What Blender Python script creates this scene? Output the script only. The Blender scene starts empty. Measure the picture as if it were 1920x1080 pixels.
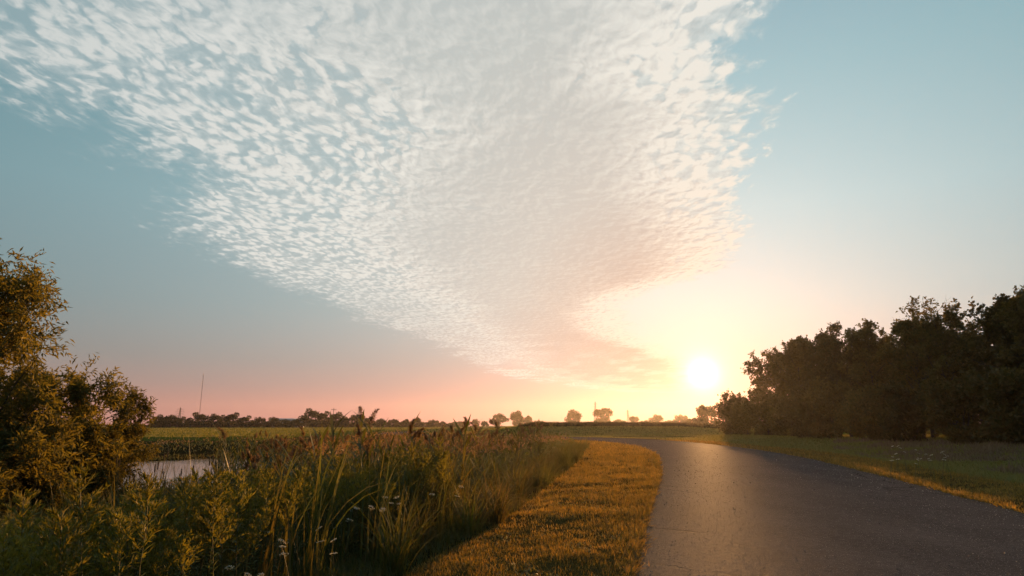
import bpy, math, random
import numpy as np
from mathutils import Vector

R = math.radians
rng = np.random.default_rng(7)
random.seed(7)
scene = bpy.context.scene
COL = scene.collection

# ------------------------------------------------------------------ camera
CAM_H = 1.6
PITCH = 12.1
cam_data = bpy.data.cameras.new('camera')
cam = bpy.data.objects.new('camera', cam_data)
COL.objects.link(cam)
cam_data.sensor_width = 36.0
cam_data.lens = 36.0 * 1200.0 / 1920.0
cam_data.clip_start = 0.05
cam_data.clip_end = 20000.0
cam.location = (0, 0, CAM_H)
cam.rotation_euler = (R(90 + PITCH), 0, 0)
scene.camera = cam

# ------------------------------------------------------------------ light
SUN_AZ, SUN_EL = 16.5, 4.3          # degrees clockwise from +Y, above the horizon
SUN_DIR = Vector((math.sin(R(SUN_AZ)) * math.cos(R(SUN_EL)), math.cos(R(SUN_AZ)) * math.cos(R(SUN_EL)), math.sin(R(SUN_EL))))
sun_data = bpy.data.lights.new('sun', 'SUN')
sun_data.energy = 5.0
sun_data.angle = R(0.55)
sun_data.color = (1.0, 0.49, 0.17)
sun = bpy.data.objects.new('sun', sun_data)
COL.objects.link(sun)
sun.rotation_euler = (-SUN_DIR).to_track_quat('-Z', 'Y').to_euler()

scene.view_settings.view_transform = 'Standard'
scene.view_settings.look = 'None'
scene.view_settings.gamma = 1.0
scene.view_settings.exposure = 1.0
scene.view_settings.use_curve_mapping = False
scene.cycles.use_denoising = True
scene.cycles.max_bounces = 8
scene.cycles.transmission_bounces = 4
scene.cycles.transparent_max_bounces = 8
scene.cycles.volume_bounces = 0
scene.cycles.sample_clamp_indirect = 4.0


# ------------------------------------------------------------------ node helper
class G:
    """Small expression builder for a node tree."""
    def __init__(self, tree):
        self.t = tree
        self.n = tree.nodes
        self.l = tree.links

    def node(self, kind, **kw):
        nd = self.n.new(kind)
        for k, v in kw.items():
            setattr(nd, k, v)
        return nd

    def put(self, sock, v):
        if isinstance(v, V):
            v = v.s
        if isinstance(v, bpy.types.NodeSocket):
            self.l.new(v, sock)
        else:
            sock.default_value = v

    def m(self, op, a, b=0.0, c=0.0, clamp=False):
        nd = self.node('ShaderNodeMath', operation=op)
        nd.use_clamp = clamp
        for i, v in enumerate((a, b, c)):
            self.put(nd.inputs[i], v)
        return V(self, nd.outputs[0])

    def vm(self, op, a, b=(0, 0, 0), scale=None):
        nd = self.node('ShaderNodeVectorMath', operation=op)
        self.put(nd.inputs[0], a)
        self.put(nd.inputs[1], b)
        if scale is not None:
            self.put(nd.inputs[3], scale)
        return V(self, nd.outputs['Value'] if op in ('DOT_PRODUCT', 'LENGTH', 'DISTANCE') else nd.outputs[0])

    def xyz(self, x, y, z=0.0):
        nd = self.node('ShaderNodeCombineXYZ')
        for i, v in enumerate((x, y, z)):
            self.put(nd.inputs[i], v)
        return V(self, nd.outputs[0])

    def sep(self, v):
        nd = self.node('ShaderNodeSeparateXYZ')
        self.put(nd.inputs[0], v)
        return [V(self, o) for o in nd.outputs]

    def noise(self, vec, scale, detail=2.0, rough=0.5, dist=0.0, color=False, dims='3D'):
        nd = self.node('ShaderNodeTexNoise', noise_dimensions=dims)
        self.put(nd.inputs['Vector'], vec)
        self.put(nd.inputs['Scale'], scale)
        self.put(nd.inputs['Detail'], detail)
        self.put(nd.inputs['Roughness'], rough)
        self.put(nd.inputs['Distortion'], dist)
        return V(self, nd.outputs[1 if color else 0])

    def voronoi(self, vec, scale, feature='SMOOTH_F1', smooth=0.6, rand=1.0, dims='2D'):
        nd = self.node('ShaderNodeTexVoronoi', feature=feature, voronoi_dimensions=dims)
        self.put(nd.inputs['Vector'], vec)
        self.put(nd.inputs['Scale'], scale)
        if feature == 'SMOOTH_F1':
            self.put(nd.inputs['Smoothness'], smooth)
        self.put(nd.inputs['Randomness'], rand)
        return V(self, nd.outputs[0])

    def step(self, v, lo, hi, a=0.0, b=1.0, smooth=True):
        nd = self.node('ShaderNodeMapRange', interpolation_type='SMOOTHSTEP' if smooth else 'LINEAR')
        nd.clamp = True
        for i, x in enumerate((v, lo, hi, a, b)):
            self.put(nd.inputs[i], x)
        return V(self, nd.outputs[0])

    def curve(self, v, pts):
        nd = self.node('ShaderNodeFloatCurve')
        c = nd.mapping.curves[0]
        nd.mapping.use_clip = False
        nd.mapping.clip_min_y = -10
        nd.mapping.clip_max_y = 10
        c.points[0].location = pts[0]
        c.points[1].location = pts[-1]
        for p in pts[1:-1]:
            c.points.new(*p)
        nd.mapping.update()
        self.put(nd.inputs[1], v)
        return V(self, nd.outputs[0])

    def ramp(self, v, stops, interp='LINEAR'):
        nd = self.node('ShaderNodeValToRGB')
        cr = nd.color_ramp
        cr.interpolation = interp
        while len(cr.elements) < len(stops):
            cr.elements.new(0.5)
        for e, (p, c) in zip(cr.elements, stops):
            e.position = p
            e.color = (*c, 1.0)
        self.put(nd.inputs[0], v)
        return V(self, nd.outputs[0])

    def mix(self, f, a, b, blend='MIX'):
        nd = self.node('ShaderNodeMix', data_type='RGBA', blend_type=blend)
        self.put(nd.inputs[0], f)
        self.put(nd.inputs[6], a if isinstance(a, V) else (*a, 1.0))
        self.put(nd.inputs[7], b if isinstance(b, V) else (*b, 1.0))
        return V(self, nd.outputs[2])


class V:
    def __init__(self, g, s):
        self.g, self.s = g, s
    def __add__(self, o): return self.g.m('ADD', self, o)
    __radd__ = __add__
    def __mul__(self, o): return self.g.m('MULTIPLY', self, o)
    __rmul__ = __mul__
    def __sub__(self, o): return self.g.m('SUBTRACT', self, o)
    def __rsub__(self, o): return self.g.m('SUBTRACT', o, self)
    def __truediv__(self, o): return self.g.m('DIVIDE', self, o)
    def __neg__(self): return self.g.m('MULTIPLY', self, -1.0)


# ------------------------------------------------------------------ world: dawn sky with a band of altocumulus
def build_world():
    w = bpy.data.worlds.new('World')
    scene.world = w
    w.use_nodes = True
    t = w.node_tree
    t.nodes.clear()
    g = G(t)
    tc = g.node('ShaderNodeTexCoord')
    d = g.vm('NORMALIZE', V(g, tc.outputs['Generated']))
    dx, dy, dz = g.sep(d)
    el = g.m('MULTIPLY', g.m('ARCSINE', dz), 180 / math.pi)
    elc = g.m('MAXIMUM', el, 0.0)
    cosang = g.vm('DOT_PRODUCT', d, tuple(SUN_DIR))
    ang = g.m('ARCCOSINE', g.m('MINIMUM', cosang, 0.999999)) * (180 / math.pi)   # degrees from the sun
    # physical base
    sky = g.node('ShaderNodeTexSky', sky_type='NISHITA')
    sky.sun_disc = False
    sky.sun_elevation = R(SUN_EL)
    sky.sun_rotation = R(SUN_AZ)
    sky.altitude = 200.0
    sky.air_density = 1.0
    sky.dust_density = 0.6
    sky.ozone_density = 2.0
    nish = g.vm('SCALE', V(g, sky.outputs[0]), scale=NISH)
    # thin dawn haze colours over the whole dome: rose near the horizon, teal above
    dome = g.ramp(elc / 90.0, [(0.0, (.40, .20, .19)), (0.018, (.40, .225, .21)), (0.036, (.29, .23, .225)), (0.06, (.22, .235, .235)), (0.11, (.18, .265, .28)),
                               (0.20, (.18, .34, .375)), (0.32, (.125, .32, .375)), (0.55, (.075, .235, .35)), (1.0, (.05, .18, .30))])
    # brightening of the air towards the sun
    def lobe(width, col):
        f = g.m('EXPONENT', ang / -width)
        return g.vm('SCALE', g.xyz(*col), scale=f)
    air = g.vm('ADD', lobe(21.0, (.84, .70, .58)), lobe(9.0, (-.24, -.38, -.34)))
    low = g.m('EXPONENT', elc / -5.0)                               # warm glow hugging the horizon below the sun
    az_f = g.m('EXPONENT', ang / -22.0)
    air = g.vm('ADD', air, g.vm('SCALE', g.xyz(.10, -.03, -.08), scale=low * az_f))
    tint = g.mix(g.step(el, -1.0, 11.0), (.74, .35, .33), (1.0, 1.0, 1.0))   # long air path reddens the light low down
    air = g.vm('MULTIPLY', air, tint)
    nish = g.vm('MULTIPLY', nish, tint)
    clear = g.vm('ADD', g.vm('ADD', g.vm('SCALE', dome, scale=g.m('MULTIPLY_ADD', g.m('EXPONENT', ang / -70.0), .95, .38)), nish), air)

    # ---- cloud sheet, laid out on a flat layer overhead (p = direction / height)
    zz = g.m('MAXIMUM', dz, 0.012)
    a0 = R(12.0)
    px = dx / zz
    py = dy / zz
    s = px * math.cos(a0) - py * math.sin(a0)
    r = px * math.sin(a0) + py * math.cos(a0)
    rc = g.m('MAXIMUM', r, 0.4)
    lr = g.m('LOGARITHM', rc, 2.0) * 0.25                            # 0 at r=1, 1 at r=16
    P = g.xyz(s, r, 0.0)
    # the layer thins its detail with distance, so scale detail by log-distance
    warp = g.noise(P, 1.3, 2.0, 0.55, color=True, dims='2D')
    warp2 = g.noise(P, 9.0, 2.0, 0.55, color=True, dims='2D')
    Pw = g.vm('ADD', P, g.vm('SCALE', g.vm('SUBTRACT', warp, (.5, .5, .5)), scale=0.16))
    Pw = g.vm('ADD', Pw, g.vm('SCALE', g.vm('SUBTRACT', warp2, (.5, .5, .5)), scale=0.05))
    sw, rw, _ = g.sep(Pw)
    # puffs: small lumps in rows, finer streaks further off
    Q = g.xyz(sw * 1.12 + rw * 0.12, rw * 0.66, 0.0)
    v1 = 1.0 - g.voronoi(Q, 20.0, feature='F1') * 1.35
    n1 = g.noise(Q, 14.5, 4.0, 0.56, dims='2D')
    puff = v1 * 0.55 + n1 * 1.05 - .08
    streak = g.noise(g.xyz(sw * 5.5, rw * 1.5 , 0.0), 3.0, 4.0, 0.62, dims='2D')
    sheet_big = g.noise(P, 1.6, 3.0, 0.5, dims='2D')
    edge_n = g.noise(P, 2.2, 5.0, 0.62, dims='2D') - 0.5
    edge_big = g.noise(P, 0.55, 1.0, 0.5, dims='2D') - 0.5
    left = g.curve(lr, [(0.0, -3.0), (0.15, -1.98), (0.22, -1.96), (0.34, -2.35), (0.5, -2.75), (0.75, -2.85), (0.9, -3.1), (1.0, -2.4), (1.1, 0.2)])
    right = g.curve(lr, [(0.0, .36), (0.14, .42), (0.20, .32), (0.25, .46), (0.34, .44), (0.5, .60), (0.56, .22), (0.66, -.15), (0.78, .3), (0.93, 1.1), (1.1, 1.3)])
    far = g.step(lr, 0.45, 1.0)
    dl = (s - left) + edge_n * (g.m('MULTIPLY_ADD', far, .8, .70)) + edge_big * .35
    dr = (right - s) + edge_n * (g.m('MULTIPLY_ADD', far, .7, .30))
    inside = g.step(dl + (n1 - .5) * .5, 0.0, 0.45) * g.step(dr + (n1 - .5) * .35, 0.0, 0.13)
    core = g.step(dl, 0.75, 1.7) * g.step(dr, 0.05, 0.7)             # the smoother middle of the sheet
    # density
    lump = g.noise(P, 4.2, 2.0, 0.5, dims='2D')
    thr = 0.73 - inside * 0.38 - core * 0.30 - (sheet_big - 0.5) * 0.6 - (lump - .5) * .45
    dens_p = g.step(puff, thr - .10, thr + 0.55)
    soft = g.step(streak + core * 0.45 + (sheet_big - .5) * .3, 0.45, 1.0)
    rough_zone = g.step(lr, 0.42, 0.70)
    dens = g.m('MULTIPLY_ADD', dens_p, 1.0 - rough_zone * 0.55, g.m('MAXIMUM', soft * rough_zone * .85, core * 0.62))
    dens = g.m('MINIMUM', g.m('MAXIMUM', dens, g.m('MULTIPLY_ADD', lump, .5, .32) + core * .5), 1.0) * inside
    wisp = g.noise(g.xyz(s * 1.6 + r * .25, r * .55, 3.0), 1.1, 5.0, 0.6)
    tail = g.step(lr, .72, .92)
    dens = dens * g.m('MULTIPLY_ADD', tail, g.step(wisp, .34, .58) * 1.3 - 1.0, 1.0)
    dens = g.m('MAXIMUM', dens, tail * inside * g.step(wisp, .38, .52) * .95)
    dens = g.m('MINIMUM', dens, 1.0) * g.step(el, 2.2, 3.4)
    # relief: side of each puff that faces the sun is brighter, thick middles greyer
    off = g.vm('ADD', Q, (0.010, 0.014, 0))
    n1b = g.noise(off, 14.5, 4.0, 0.56, dims='2D')
    relief = (n1 - n1b) * (3.0 - core * 1.8)
    thick = g.step(dens, 0.45, 1.15) * (0.1 + 0.5 * sheet_big + .55 * lump) + core * 0.30
    lit = g.ramp(ang / 180.0, [(0.0, (1.05, .80, .55)), (0.04, (.98, .80, .62)), (0.1, (.90, .82, .71)), (0.18, (.84, .81, .74)), (0.28, (.70, .71, .68)), (0.36, (.56, .60, .59)), (.5, (.34, .38, .39)), (1.0, (.24, .28, .30))])
    shade = g.ramp(ang / 180.0, [(0.0, (.85, .55, .34)), (0.04, (.66, .47, .37)), (0.1, (.65, .59, .52)), (0.18, (.57, .58, .545)), (0.28, (.46, .52, .52)), (0.36, (.36, .45, .47)), (.5, (.24, .30, .33)), (1.0, (.17, .22, .25))])
    lowpink = g.step(el, 4.0, 12.0)
    shade = g.mix(lowpink, g.mix(0.5, shade, (.62, .43, .36)), shade)
    pz = g.step(puff, thr - .12, thr + .62)
    pz = g.m('MULTIPLY_ADD', core * .8, .62 - pz, pz)
    rim = g.m('SUBTRACT', 1.0, g.step(dr, .08, .75))                 # thin sunward border glows
    k = (1.0 - pz) * .95 + core * (.34 + .35 * sheet_big) + thick * .12 - rim * .45
    k = g.m('SUBTRACT', k, relief, clamp=True)
    ccol = g.mix(k, lit, shade)
    out = g.mix(dens * 0.96, clear, ccol)
    # the sun itself with its aureole
    disc = g.m('EXPONENT', ang / -0.5) * 6.0 + g.m('EXPONENT', ang / -1.5) * .75
    out = g.vm('ADD', out, g.vm('SCALE', g.xyz(1.0, .78, .46), scale=disc))
    bg = g.node('ShaderNodeBackground')
    g.put(bg.inputs[0], out)
    bg.inputs[1].default_value = SKY_GAIN
    o = g.node('ShaderNodeOutputWorld')
    t.links.new(bg.outputs[0], o.inputs[0])
    w.cycles.sampling_method = 'MANUAL'
    w.cycles.sample_map_resolution = 512


NISH = 0.02
SKY_GAIN = 0.5
build_world()


# ------------------------------------------------------------------ mesh helpers
def mesh_np(name, verts, faces, mat=None, smooth=False, cols=None):
    """verts (N,3); faces: list of (M,k) index arrays."""
    me = bpy.data.meshes.new(name)
    verts = np.asarray(verts, np.float32)
    me.vertices.add(len(verts))
    me.vertices.foreach_set('co', verts.ravel())
    loops, starts, n = [], [], 0
    for f in faces:
        f = np.asarray(f, np.int32)
        if not len(f):
            continue
        k = f.shape[1]
        loops.append(f.ravel())
        starts.append(np.arange(len(f), dtype=np.int32) * k + n)
        n += f.size
    loops = np.concatenate(loops)
    starts = np.concatenate(starts)
    me.loops.add(len(loops))
    me.loops.foreach_set('vertex_index', loops)
    me.polygons.add(len(starts))
    me.polygons.foreach_set('loop_start', starts)
    if smooth:
        me.polygons.foreach_set('use_smooth', np.ones(len(starts), bool))
    if cols is not None:
        a = me.color_attributes.new('cover', 'FLOAT_COLOR', 'POINT')
        a.data.foreach_set('color', np.asarray(cols, np.float32).ravel())
    me.update(calc_edges=True)
    me.validate()
    if mat:
        me.materials.append(mat)
    return me


class Soup:
    """Collects quads and triangles of many pieces of ONE part."""
    def __init__(self):
        self.v, self.q, self.t, self.n = [], [], [], 0

    def add(self, v, q=None, t=None):
        v = np.asarray(v, float).reshape(-1, 3)
        self.v.append(v)
        if q is not None and len(q):
            self.q.append(np.asarray(q) + self.n)
        if t is not None and len(t):
            self.t.append(np.asarray(t) + self.n)
        self.n += len(v)
        return self

    def mesh(self, name, mat, smooth=False):
        f = []
        if self.q: f.append(np.concatenate(self.q))
        if self.t: f.append(np.concatenate(self.t))
        return mesh_np(name, np.concatenate(self.v), f, mat, smooth)

    def ribbons(self, base, az, lean, bend, length, width, S=3, twist=0.0, power=1.5, shape='blade', fold=0.0):
        """Tapering bent blades; every argument an array of N (or a scalar)."""
        base = np.asarray(base, float).reshape(-1, 3)
        N = len(base)
        az, lean, bend, length, width, twist = [np.broadcast_to(np.asarray(a, float), (N,)) for a in (az, lean, bend, length, width, twist)]
        dirh = np.stack([np.cos(az), np.sin(az), np.zeros(N)], 1)
        side = np.stack([-np.sin(az), np.cos(az), np.zeros(N)], 1)
        P = np.zeros((N, S + 1, 3))
        P[:, 0] = base
        Wd = np.zeros((N, S + 1))
        SV = np.zeros((N, S + 1, 3))
        for k in range(S + 1):
            u = k / S
            a = lean + bend * u ** power
            tang = dirh * np.sin(a)[:, None] + np.array([0, 0, 1.]) * np.cos(a)[:, None]
            nrm = np.cross(side, tang)
            tw = twist * (0.3 + 0.7 * u)
            SV[:, k] = side * np.cos(tw)[:, None] + nrm * np.sin(tw)[:, None]
            if k:
                P[:, k] = P[:, k - 1] + tang * (length / S)[:, None]
            if shape == 'blade':
                f = (1 - u ** 1.6) * 0.94 + 0.06
            elif shape == 'leaf':
                f = max(0.10, math.sin(math.pi * min(1, u * 0.9 + 0.08)) ** 0.9)
            else:
                f = 1.0
            Wd[:, k] = width * f * 0.5
        A = P - SV * Wd[..., None]
        B = P + SV * Wd[..., None]
        v = np.stack([A, B], 2).reshape(-1, 3)
        b = (np.arange(N) * (S + 1) * 2)[:, None]
        k = (np.arange(S) * 2)[None, :]
        q = np.stack([b + k, b + k + 1, b + k + 3, b + k + 2], -1).reshape(-1, 4)
        return self.add(v, q)

    def leaves(self, pos, dirs, length, width, roll=None, fold=0.25):
        """Diamond leaves, folded along the midrib: N leaves of 2 triangles."""
        pos = np.asarray(pos, float)
        N = len(pos)
        d = dirs / (np.linalg.norm(dirs, axis=1, keepdims=True) + 1e-9)
        up = np.tile(np.array([0, 0, 1.]), (N, 1))
        s = np.cross(d, up)
        s /= np.linalg.norm(s, axis=1, keepdims=True) + 1e-6
        n = np.cross(s, d)
        if roll is None:
            roll = rng.uniform(-1.3, 1.3, N)
        c, si = np.cos(roll)[:, None], np.sin(roll)[:, None]
        s2 = s * c + n * si
        n2 = n * c - s * si
        length = np.broadcast_to(length, (N,))[:, None]
        width = np.broadcast_to(width, (N,))[:, None]
        mid = pos + d * length * 0.45
        a = mid - s2 * width * 0.5 + n2 * width * fold
        b = mid + s2 * width * 0.5 + n2 * width * fold
        tip = pos + d * length - n2 * length * 0.06
        v = np.stack([pos, a, tip, b], 1).reshape(-1, 3)
        i = np.arange(N)[:, None] * 4
        t = np.concatenate([np.concatenate([i, i + 1, i + 2], 1), np.concatenate([i, i + 2, i + 3], 1)])
        return self.add(v, None, t)

    def tube(self, pts, rad, sides=5):
        pts = np.asarray(pts, float)
        K = len(pts)
        rad = np.broadcast_to(np.asarray(rad, float), (K,))
        tan = np.gradient(pts, axis=0)
        tan /= np.linalg.norm(tan, axis=1, keepdims=True) + 1e-9
        ref = np.array([1., 0.13, 0.07]) if abs(tan[:, 0]).mean() < 0.8 else np.array([0.1, 1., 0.07])
        s = np.cross(tan, ref)
        s /= np.linalg.norm(s, axis=1, keepdims=True) + 1e-9
        n = np.cross(s, tan)
        an = np.arange(sides) / sides * 2 * math.pi
        ring = s[:, None] * np.cos(an)[None, :, None] + n[:, None] * np.sin(an)[None, :, None]
        v = (pts[:, None] + ring * rad[:, None, None]).reshape(-1, 3)
        k = np.arange(K - 1)[:, None] * sides
        j = np.arange(sides)[None, :]
        jn = (j + 1) % sides
        q = np.stack([k + j, k + jn, k + sides + jn, k + sides + j], -1).reshape(-1, 4)
        return self.add(v, q)

    def box(self, c, s, rot=0.0):
        x, y, z = [a / 2 for a in s]
        v = np.array([[-x, -y, -z], [x, -y, -z], [x, y, -z], [-x, y, -z], [-x, -y, z], [x, -y, z], [x, y, z], [-x, y, z]])
        cr, sr = math.cos(rot), math.sin(rot)
        v = np.stack([v[:, 0] * cr - v[:, 1] * sr, v[:, 0] * sr + v[:, 1] * cr, v[:, 2]], 1) + np.asarray(c, float)
        q = [[0, 3, 2, 1], [4, 5, 6, 7], [0, 1, 5, 4], [1, 2, 6, 5], [2, 3, 7, 6], [3, 0, 4, 7]]
        return self.add(v, q)


def link(name, me, parent=None, loc=None, rot=0.0, scale=1.0):
    o = bpy.data.objects.new(name, me)
    COL.objects.link(o)
    if parent is not None:
        o.parent = parent
    if loc is not None:
        o.location = loc
    if rot:
        o.rotation_euler = (0, 0, rot)
    if scale != 1.0:
        o.scale = (scale,) * 3 if not isinstance(scale, tuple) else scale
    return o


def tag(o, label, cat, group=None, kind=None):
    o['label'] = label
    o['category'] = cat
    if group: o['group'] = group
    if kind: o['kind'] = kind
    return o


def struct(o, label=None, cat=None):
    o['kind'] = 'structure'
    if label: o['label'] = label
    if cat: o['category'] = cat
    return o


def plant(name, parts, label, cat, loc, rot=0.0, scale=1.0, group=None, tilt=None):
    """A thing: an Empty at the base, its parts (name, mesh) as children; meshes are shared between copies."""
    e = link(name, None, None, loc, rot, scale)
    if tilt:
        e.rotation_euler = (tilt[0], tilt[1], rot)
    e.empty_display_size = 0.2
    tag(e, label, cat, group)
    for part in parts:
        o = link(part[0], part[1], e)
        for sub in (part[2] if len(part) > 2 else []):
            link(sub[0], sub[1], o)
    return e


# ------------------------------------------------------------------ materials
def new_mat(name):
    m = bpy.data.materials.new(name)
    m.use_nodes = True
    m.node_tree.nodes.clear()
    return m, G(m.node_tree)


def out(g, bsdf):
    o = g.node('ShaderNodeOutputMaterial')
    g.l.new(bsdf.outputs[0], o.inputs[0])
    return o


def leaf_mat(name, c1, c2, c3=None, patch=None, trans=0.42, tboost=(1.3, 1.1, .6), gloss=0.05, rough=0.5):
    m, g = new_mat(name)
    geo = g.node('ShaderNodeNewGeometry')
    oi = g.node('ShaderNodeObjectInfo')
    rnd = V(g, geo.outputs['Random Per Island'])
    col = g.mix(rnd, c1, c2)
    if c3:
        big = g.noise(V(g, geo.outputs['Position']), 0.55, 2.0, 0.5)
        col = g.mix(g.step(big, 0.42, 0.62), col, g.mix(rnd, c3, c2))
    if patch:
        pn = g.noise(V(g, geo.outputs['Position']), 2.3, 4.0, 0.65)
        col = g.mix(g.step(pn, .50, .62) * .8, col, patch)
    val = 0.72 + 0.56 * V(g, oi.outputs['Random'])
    col = g.vm('SCALE', col, scale=val)
    dif = g.node('ShaderNodeBsdfDiffuse')
    g.put(dif.inputs[0], col)
    tr = g.node('ShaderNodeBsdfTranslucent')
    g.put(tr.inputs[0], g.vm('MULTIPLY', col, tboost))
    mx = g.node('ShaderNodeMixShader')
    mx.inputs[0].default_value = trans
    g.l.new(dif.outputs[0], mx.inputs[1])
    g.l.new(tr.outputs[0], mx.inputs[2])
    gl = g.node('ShaderNodeBsdfGlossy')
    gl.inputs['Roughness'].default_value = rough
    mx2 = g.node('ShaderNodeMixShader')
    mx2.inputs[0].default_value = gloss
    g.l.new(mx.outputs[0], mx2.inputs[1])
    g.l.new(gl.outputs[0], mx2.inputs[2])
    out(g, mx2)
    return m


def plain_mat(name, c1, c2, scale=6.0, rough=0.8, metal=0.0, bump=0.0):
    m, g = new_mat(name)
    tc = g.node('ShaderNodeTexCoord')
    n = g.noise(V(g, tc.outputs['Object']), scale, 4.0, 0.6)
    b = g.node('ShaderNodeBsdfPrincipled')
    g.put(b.inputs['Base Color'], g.mix(n, c1, c2))
    b.inputs['Roughness'].default_value = rough
    b.inputs['Metallic'].default_value = metal
    if bump:
        bp = g.node('ShaderNodeBump')
        bp.inputs['Strength'].default_value = bump
        g.put(bp.inputs['Height'], n)
        g.l.new(bp.outputs[0], b.inputs['Normal'])
    out(g, b)
    return m


# ------------------------------------------------------------------ plan geometry of the place
def spline(pts, n=10):
    p = np.asarray(pts, float)
    q = np.vstack([2 * p[0] - p[1], p, 2 * p[-1] - p[-2]])
    o = []
    for i in range(1, len(q) - 2):
        for k in range(n):
            t = k / n
            o.append(0.5 * ((2 * q[i]) + (-q[i - 1] + q[i + 1]) * t + (2 * q[i - 1] - 5 * q[i] + 4 * q[i + 1] - q[i + 2]) * t * t
                            + (-q[i - 1] + 3 * q[i] - 3 * q[i + 1] + q[i + 2]) * t ** 3))
    o.append(p[-1])
    return np.array(o)


ROAD_L = spline([(-5.2, -22), (-2.6, -10), (-0.45, 0), (1.3, 7.44), (2.57, 12.7), (5.5, 24.6), (8.2, 38.3), (9.6, 53.4), (8.6, 70), (4.5, 83), (-3, 93), (-14, 104), (-23, 118), (-28, 140), (-29, 170)])
ROAD_R = spline([(1.4, -24), (4.1, -12), (6.3, -1.6), (7.9, 5.8), (9.2, 11.2), (12.4, 23.2), (15.4, 36.6), (17.1, 53.0), (16.6, 71.5), (12, 88), (3, 99), (-8, 109), (-16, 121), (-20.5, 141), (-21.5, 170)])
EDGE_V = spline([(-6, -20), (-2.6, -4), (-1.5, 3), (-1.4, 7.4), (0.0, 12.7), (2.0, 24.6), (4.1, 38), (6.0, 55), (4.6, 66), (0, 72)], 8)     # where the mown verge ends
ROAD_POLY = np.vstack([ROAD_L, ROAD_R[::-1]])
WET_POLY = np.vstack([EDGE_V, [(-12, 70), (-40, 66), (-90, 60), (-90, -20)]])


def in_poly(pts, poly):
    x, y = pts[:, 0], pts[:, 1]
    c = np.zeros(len(pts), bool)
    j = len(poly) - 1
    for i in range(len(poly)):
        xi, yi = poly[i]
        xj, yj = poly[j]
        if yi != yj:
            c ^= ((yi > y) != (yj > y)) & (x < (xj - xi) * (y - yi) / (yj - yi) + xi)
        j = i
    return c


def dist_line(pts, line):
    d = np.full(len(pts), 1e9)
    for a, b in zip(line[:-1], line[1:]):
        ab = b - a
        t = np.clip(((pts - a) @ ab) / (ab @ ab + 1e-12), 0, 1)
        e = pts - a - t[:, None] * ab
        d = np.minimum(d, (e * e).sum(1))
    return np.sqrt(d)


def sstep(x, a, b):
    t = np.clip((x - a) / (b - a), 0, 1)
    return t * t * (3 - 2 * t)


def vnoise(p, scale, seed=0):
    """smooth value noise, numpy"""
    q = np.asarray(p, float)[:, :2] * scale
    i = np.floor(q).astype(np.int64)
    f = q - i
    f = f * f * (3 - 2 * f)
    def h(a, b):
        n = (a * 374761393 + b * 668265263 + seed * 974711) & 0x7fffffff
        n = ((n ^ (n >> 13)) * 1274126177) & 0x7fffffff
        return ((n ^ (n >> 16)) & 0xffff) / 65535.0
    a, b = i[:, 0], i[:, 1]
    return (h(a, b) * (1 - f[:, 0]) + h(a + 1, b) * f[:, 0]) * (1 - f[:, 1]) + (h(a, b + 1) * (1 - f[:, 0]) + h(a + 1, b + 1) * f[:, 0]) * f[:, 1]


# distance fields of the plan, sampled once on a raster
RX0, RX1, RY0, RY1, RSTEP = -62.0, 62.0, -25.0, 176.0, 0.4


def build_fields():
    xs = np.arange(RX0, RX1 + .01, RSTEP)
    ys = np.arange(RY0, RY1 + .01, RSTEP)
    X, Y = np.meshgrid(xs, ys)
    p = np.stack([X.ravel(), Y.ravel()], 1)
    f = {'L': dist_line(p, ROAD_L), 'R': dist_line(p, ROAD_R), 'E': dist_line(p, EDGE_V)}
    f['road'] = np.minimum(f['L'], f['R']) * np.where(in_poly(p, ROAD_POLY), -1, 1)
    f['wet'] = np.where(in_poly(p, WET_POLY), -1.0, 1.0) * np.minimum(f['E'], 1.0)
    return {k: v.reshape(len(ys), len(xs)) for k, v in f.items()}


FIELDS = build_fields()


def field(name, p):
    a = FIELDS[name]
    fx = np.clip((p[:, 0] - RX0) / RSTEP, 0, a.shape[1] - 1.001)
    fy = np.clip((p[:, 1] - RY0) / RSTEP, 0, a.shape[0] - 1.001)
    i, j = fx.astype(int), fy.astype(int)
    u, v = fx - i, fy - j
    return (a[j, i] * (1 - u) + a[j, i + 1] * u) * (1 - v) + (a[j + 1, i] * (1 - u) + a[j + 1, i + 1] * u) * v


POND_C, POND_R = np.array([-19.3, 40.5]), np.array([9.6, 13.5])
WATER_Z = -1.02


def pond_d(p):
    """<1 inside the pond"""
    e = (p - POND_C) / POND_R
    return np.sqrt((e * e).sum(1)) + (vnoise(p, 0.22, 5) - 0.5) * 0.25


def ground_z(p):
    """height of the land, without the road bed"""
    p = np.asarray(p, float)
    x, y = p[:, 0], p[:, 1]
    wet = field('wet', p) < 0
    de = field('E', p)
    far = sstep(y, 52, 68)
    z = -0.03 + (vnoise(p, 0.9, 1) - .5) * 0.05 + (vnoise(p, 0.16, 2) - .5) * 0.10
    zw = -0.10 - 0.85 * sstep(de, 0.0, 4.2) * (1 - far) - 0.25 * far * sstep(de, 0, 8) + (vnoise(p, 0.5, 3) - .5) * 0.16
    pd = pond_d(p)
    zw = zw - 0.9 * (1 - sstep(pd, 0.85, 1.12))
    zl = np.where(wet, zw, z - 0.06 * (1 - sstep(de, 0, 0.8)) * (y < 70))
    # right-hand meadow: a shallow swale, rising a little to the wood
    dr = field('R', p)
    right = (x > np.interp(y, [-30, 0, 60, 90], [3, 8, 18, 14])) & (y < 100)
    zl = np.where(right, zl - 0.35 * sstep(dr, 1.8, 7) + 0.55 * sstep(x, 22, 36) , zl)
    # low embankment beyond the bend
    emb = 1.45 * sstep(y - 0.10 * x, 98, 122) * sstep(x, -14, 4) * (1 - sstep(y, 150, 230)) * (1 - 0.35 * sstep(x, 30, 42))
    zl = zl + emb
    # the land falls away a little far off so that the horizon stays level
    return zl




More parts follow.
